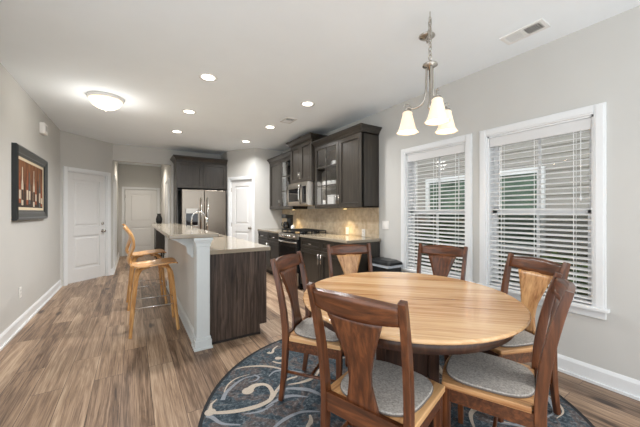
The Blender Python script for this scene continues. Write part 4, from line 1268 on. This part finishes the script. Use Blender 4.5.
g.add([(p[0], p[1], 0.634) for p in a] + [(p[0], p[1], 0.664) for p in b] + [(p[0], p[1], 0.688) for p in c_], [tuple(reversed(range(nn)))] + [(i, (i + 1) % nn, nn + (i + 1) % nn, nn + i) for i in range(nn)] + [(nn + i, nn + (i + 1) % nn, 2 * nn + (i + 1) % nn, 2 * nn + i) for i in range(nn)] + [tuple(range(2 * nn, 3 * nn))])
g.build('lid', M['blackplastic'], root)

# ------------------------------------------------------------ left wall: painting, chime
root = thing('framed_painting', 'black framed still-life painting of bottles on the left wall', 'painting', (LX, 4.92, 1.62), 0)
ay0, ay1, az0, az1 = 4.33, 5.64, 1.215, 2.035
pm_ = frame_mtx((LX, 0, 0), (0, 1, 0), (1, 0, 0))
g = G(); fw = 0.115
def fr_ring(g, i0, i1, n0, n1, mi):
    o_ = [(ay0 + i0, az0 + i0), (ay1 - i0, az0 + i0), (ay1 - i0, az1 - i0), (ay0 + i0, az1 - i0)]
    q_ = [(ay0 + i1, az0 + i1), (ay1 - i1, az0 + i1), (ay1 - i1, az1 - i1), (ay0 + i1, az1 - i1)]
    g.add([(p[0], p[1], n0) for p in o_] + [(p[0], p[1], n1) for p in q_], [(i, (i + 1) % 4, 4 + (i + 1) % 4, 4 + i) for i in range(4)], mi, False, pm_)
fr_ring(g, 0, 0, 0.0, 0.04, 0); fr_ring(g, 0, 0.02, 0.04, 0.05, 0); fr_ring(g, 0.02, 0.032, 0.05, 0.042, 1); fr_ring(g, 0.032, 0.075, 0.042, 0.034, 0); fr_ring(g, 0.075, 0.085, 0.034, 0.034, 1); fr_ring(g, 0.085, 0.115, 0.034, 0.018, 0)
g.build('frame', [M['frame'], M['frame_silver']], root, world=True)
g = G(); fr_ring(g, 0.113, 0.145, 0.020, 0.018, 0); g.build('mat_border', M['mat'], root, world=True)
g = G()
y0_, y1_, z0_, z1_ = ay0 + 0.14, ay1 - 0.14, az0 + 0.14, az1 - 0.14
g.box(y0_, y1_, z0_, z1_, 0.004, 0.016, 0, pm_)
g.box(y0_, y1_, z0_, z0_ + 0.09, 0.016, 0.0165, 1, pm_)
cols = [2, 3, 1, 2, 4, 1, 3, 2, 1, 4, 2]
for k in range(11):
    yc = y0_ + 0.06 + k * (y1_ - y0_ - 0.12) / 10
    hgt = 0.36 + 0.10 * math.sin(k * 2.3); w = 0.034; zb_ = z0_ + 0.03 + 0.02 * math.cos(k * 1.7)
    zt_ = min(zb_ + hgt, z1_ - 0.01)
    zs_ = zb_ + (zt_ - zb_) * 0.55
    poly = [(yc - w, zb_), (yc + w, zb_), (yc + w, zs_), (yc + 0.014, zs_ + 0.06), (yc + 0.012, zt_), (yc - 0.012, zt_), (yc - 0.014, zs_ + 0.06), (yc - w, zs_)]
    g.prism(poly, 0.0166, 0.0172 + 0.0001 * (k % 3), cols[k], pm_)
    if k % 3 != 2:
        lz = zb_ + (zs_ - zb_) * 0.25
        g.box(yc - w * 0.9, yc + w * 0.9, lz, lz + (zs_ - zb_) * 0.5, 0.0175, 0.018, 3 if cols[k] != 3 else 1, pm_)
g.build('canvas', [M['cv_back'], M['cv_dark'], M['cv_red'], M['cv_white'], M['cv_blue']], root, world=True)
root = thing('door_chime', 'small white door chime box high on the left wall', 'door chime', (LX, 5.5, 2.46), 0)
G().box(-0.085, 0.085, -0.075, 0.075, 0.0, 0.055, mtx=frame_mtx((0, 0, 0), (0, 1, 0), (1, 0, 0))).build('cover', M['plate'], root, bevel=0.008)
G().box(-0.055, 0.055, -0.03, 0.045, 0.055, 0.058, mtx=frame_mtx((0, 0, 0), (0, 1, 0), (1, 0, 0))).build('grille', M['white'], root, bevel=0.002)

# hall console with a dark vase, glimpsed behind the bar
root = thing('console_table', 'dark narrow console against the hall wall', 'console table', (0.62, 9.4, 0), 0)
G().box(-0.1, 0.1, -0.36, 0.36, 0.95, 0.98).build('top', M['cab'], root, bevel=0.003)
for sx in (-1, 1):
    for sy in (-1, 1): G().box(sx * 0.08 - 0.018, sx * 0.08 + 0.018, sy * 0.33 - 0.018, sy * 0.33 + 0.018, 0, 0.95).build('leg', M['cab'], root)
G().box(-0.085, 0.085, -0.33, 0.33, 0.30, 0.95).build('drawer_case', M['cab'], root, bevel=0.003)
tag(G().lathe([(0.05, 0), (0.075, 0.06), (0.08, 0.14), (0.055, 0.22), (0.04, 0.25), (0.055, 0.29), (0.048, 0.29), (0.03, 0.25)], 24, mtx=Matrix.Translation((0, 0, 0))).build('vase', M['blackplastic']), 'dark rounded vase on the console in the hall', 'vase').location = (0.61, 9.25, 0.98)

# ------------------------------------------------------------ ceiling fixtures
CANS = [(0.675, 3.27, 'recessed ceiling light above the island, nearest the viewer'), (0.675, 4.53, 'recessed ceiling light above the island, middle of its row'), (0.66, 5.76, 'recessed ceiling light above the island, farthest and next to the hall opening'),
        (1.95, 3.36, 'recessed ceiling light in the row by the wall cabinets, nearest the viewer'), (1.945, 4.61, 'recessed ceiling light before the raised bridge cabinet'), (1.93, 5.82, 'recessed ceiling light before the pantry door')]
can0 = None
for x, y, lb in CANS:
    if can0 is None:
        can0 = thing('recessed_light', lb, 'ceiling light', (x, y, H), 0, 'round recessed ceiling lights')
        G().lathe([(0.066, -0.001), (0.066, -0.004), (0.086, -0.008), (0.094, -0.004), (0.095, 0.0)], 32, cap0=False, cap1=False).build('trim_ring', M['white'], can0)
        G().lathe([(0.0665, -0.003), (0.0665, -0.001)], 32).build('lens', M['can_glow'], can0)
        lamp('recessed_lamp', 'AREA', CAN_W, (1.0, 0.99, 0.975), (0, 0, -0.012), can0, 0.13)
    else:
        o = copy_tree(can0); o.location = (x, y, H); o['label'] = lb
root = thing('dome_light', 'lit frosted dome light on the ceiling near the left wall', 'ceiling light', (-0.285, 4.53, H), 0)
G().lathe([(0.193, 0), (0.198, -0.012), (0.19, -0.028), (0.178, -0.036), (0.165, -0.036)], 48, cap0=False, cap1=False).build('trim_ring', M['white'], root)
G().lathe([(0.174, -0.036), (0.166, -0.065), (0.14, -0.103), (0.095, -0.132), (0.045, -0.147), (0.004, -0.149)], 48, cap1=True).build('glass_bowl', M['dome_glow'], root)
G().lathe([(0.004, -0.172), (0.012, -0.166), (0.014, -0.157), (0.008, -0.146)], 16).build('finial', M['nickel'], root)
lamp('dome_lamp', 'POINT', DOME_W, (1.0, 0.96, 0.9), (0, 0, -0.26), root, 0.12)

# chandelier
CX, CY = 1.795, 1.346
root = thing('chandelier', 'three-light brushed nickel chandelier hanging by a chain', 'chandelier', (CX, CY, 1.88), 0)
G().lathe([(0.062, 0.0), (0.064, -0.006), (0.05, -0.016), (0.025, -0.024), (0.010, -0.03)], 32, mtx=Matrix.Translation((2.02, 1.545, H))).build('canopy', M['nickel'], root, world=True)
G().tube(spath([(CX, CY, H), (CX, CY, H - 0.03), (CX + 0.012, CY, H - 0.05), (CX + 0.002, CY, H - 0.065), (CX - 0.012, CY, H - 0.05)], 4), 0.003, 8).build('ceiling_hook', M['nickel'], root, world=True)
def chain(path_pts, parent):
    P = spath(path_pts, 30); L_ = [0]
    for a, b in zip(P, P[1:]): L_.append(L_[-1] + (b - a).length)
    step = 0.030; k = 0; dist = 0.008; g = G()
    while dist < L_[-1] - 0.004:
        i = max(j for j in range(len(L_)) if L_[j] <= dist)
        i = min(i, len(P) - 2)
        t = (P[i + 1] - P[i]).normalized(); p = P[i] + t * (dist - L_[i])
        ref = Vector((1, 0, 0)) if abs(t.x) < 0.8 else Vector((0, 1, 0))
        s1 = (ref - t * ref.dot(t)).normalized(); s2_ = t.cross(s1)
        sd = s1 if k % 2 == 0 else s2_
        ring = [p + t * 0.021 * math.cos(2 * PI * q / 12) + sd * 0.011 * math.sin(2 * PI * q / 12) for q in range(12)]
        g.tube(ring, 0.0034, 6, closed=True)
        dist += step; k += 1
    return g.build('chain', M['nickel'], parent, world=True)
chain([(CX, CY, H - 0.05), (CX, CY, 2.55), (CX, CY, 2.385)], root)
chain([(2.02, 1.545, H - 0.03), (1.95, 1.48, H - 0.10), (1.87, 1.41, H - 0.10), (CX, CY, H - 0.045)], root)
G().lathe([(0.006, 2.39), (0.012, 2.385), (0.03, 2.372), (0.05, 2.362), (0.052, 2.352), (0.02, 2.342), (0.014, 2.32)], 28, mtx=Matrix.Translation((CX, CY, 0))).build('hub', M['nickel'], root, world=True)
G().lathe([(0.004, 2.03), (0.014, 2.045), (0.02, 2.065), (0.012, 2.085), (0.008, 2.12), (0.008, 2.34)], 20, mtx=Matrix.Translation((CX, CY, 0))).build('center_rod', M['nickel'], root, world=True)
th0 = math.atan(187.0 / 293.0)
for ang in (-95, 144, 26):
    a = math.radians(ang) - th0
    c, s_ = math.cos(a), math.sin(a)
    R_ = 0.165
    q = lambda r_, z: (CX + c * r_, CY + s_ * r_, z)
    arm = G().tube(spath([q(0.024, 2.345), q(0.027, 2.25), q(0.030, 2.17), q(0.048, 2.105), q(0.085, 2.075), q(0.125, 2.072), q(0.155, 2.082), q(0.170, 2.078), q(R_, 2.062)], 6), 0.008, 10)
    arm.tube(spath([q(0.13, 2.075), q(0.15, 2.105), q(0.18, 2.115), q(0.195, 2.095)], 5), 0.004, 8)
    ao = arm.build('arm', M['nickel'], root, world=True)
    G().lathe([(0.012, 2.07), (0.026, 2.065), (0.028, 2.045), (0.026, 2.035)], 20, mtx=Matrix.Translation((CX + c * R_, CY + s_ * R_, 0))).build('socket_cup', M['nickel'], ao, world=True)
    prof = [(0.026, 2.055), (0.036, 2.045), (0.035, 2.03), (0.042, 2.005), (0.050, 1.97), (0.058, 1.935), (0.068, 1.912), (0.080, 1.898)]
    inner = [(r_ - 0.004, z) for r_, z in reversed(prof)]
    rip = lambda k, a_: 0.03 * math.cos(8 * a_) * (1 - abs(k - 7.5) / 8) if 4 < k < 11 else 0.0
    G().lathe(prof + inner, 48, mtx=Matrix.Translation((CX + c * R_, CY + s_ * R_, 0)), cap0=False, cap1=False, ripple=rip).build('glass_shade', M['shade_glow'], ao, world=True)
    lamp('bulb_lamp', 'POINT', SHADE_W, (1.0, 0.88, 0.72), (c * R_, s_ * R_, 1.93 - 1.88), root, 0.03)

# ceiling registers
def register(name, x, y, lx, ly, along_y, label):
    root = thing(name, label, 'vent', (x, y, H), 0, 'white ceiling air registers')
    g = G(); w = 0.026
    g.box(-lx / 2, -lx / 2 + w, -ly / 2, ly / 2, -0.008, 0); g.box(lx / 2 - w, lx / 2, -ly / 2, ly / 2, -0.008, 0)
    g.box(-lx / 2 + w, lx / 2 - w, -ly / 2, -ly / 2 + w, -0.008, 0); g.box(-lx / 2 + w, lx / 2 - w, ly / 2 - w, ly / 2, -0.008, 0)
    if along_y: g.box(-lx / 2 + w, lx / 2 - w, -0.008, 0.008, -0.009, -0.0005)
    g.build('frame', M['white'], root)
    G().box(-lx / 2 + w, lx / 2 - w, -ly / 2 + w, ly / 2 - w, -0.002, -0.0005).build('duct_opening', M['ventdark'], root)
    g = G(); n = int((ly - 2 * w) / 0.0145)
    for k in range(n):
        yy = -ly / 2 + w + 0.008 + k * (ly - 2 * w - 0.012) / max(1, n - 1)
        tl = 0.6 if yy < 0 else -0.6
        g.box(-lx / 2 + w, lx / 2 - w, -0.0045, 0.0045, -0.0008, 0.0008, mtx=Matrix.Translation((0, yy, -0.006)) @ Matrix.Rotation(tl, 4, 'X'))
    g.build('louvers', M['white'], root)
register('ceiling_vent', 2.632, 1.095, 0.16, 0.30, True, 'white louvered ceiling register above the right window')
register('ceiling_vent', 2.045, 4.12, 0.18, 0.26, True, 'small white ceiling register before the wall cabinets')

# fill lamp added to brighten the hall, unseen behind the header
root = thing('hall_fill_light', 'unseen flush ceiling light added to brighten the hall', 'ceiling light', (0.19, 9.0, H), 0)
G().lathe([(0.15, 0), (0.155, -0.015), (0.14, -0.03)], 32).build('trim_ring', M['white'], root)
G().lathe([(0.138, -0.03), (0.11, -0.07), (0.05, -0.09), (0.004, -0.092)], 32).build('glass_bowl', M['dome_glow'], root)
lamp('hall_fill_lamp', 'AREA', HALL_FILL_W, (1.0, 0.9, 0.78), (0, 0, -0.1), root, 0.25)
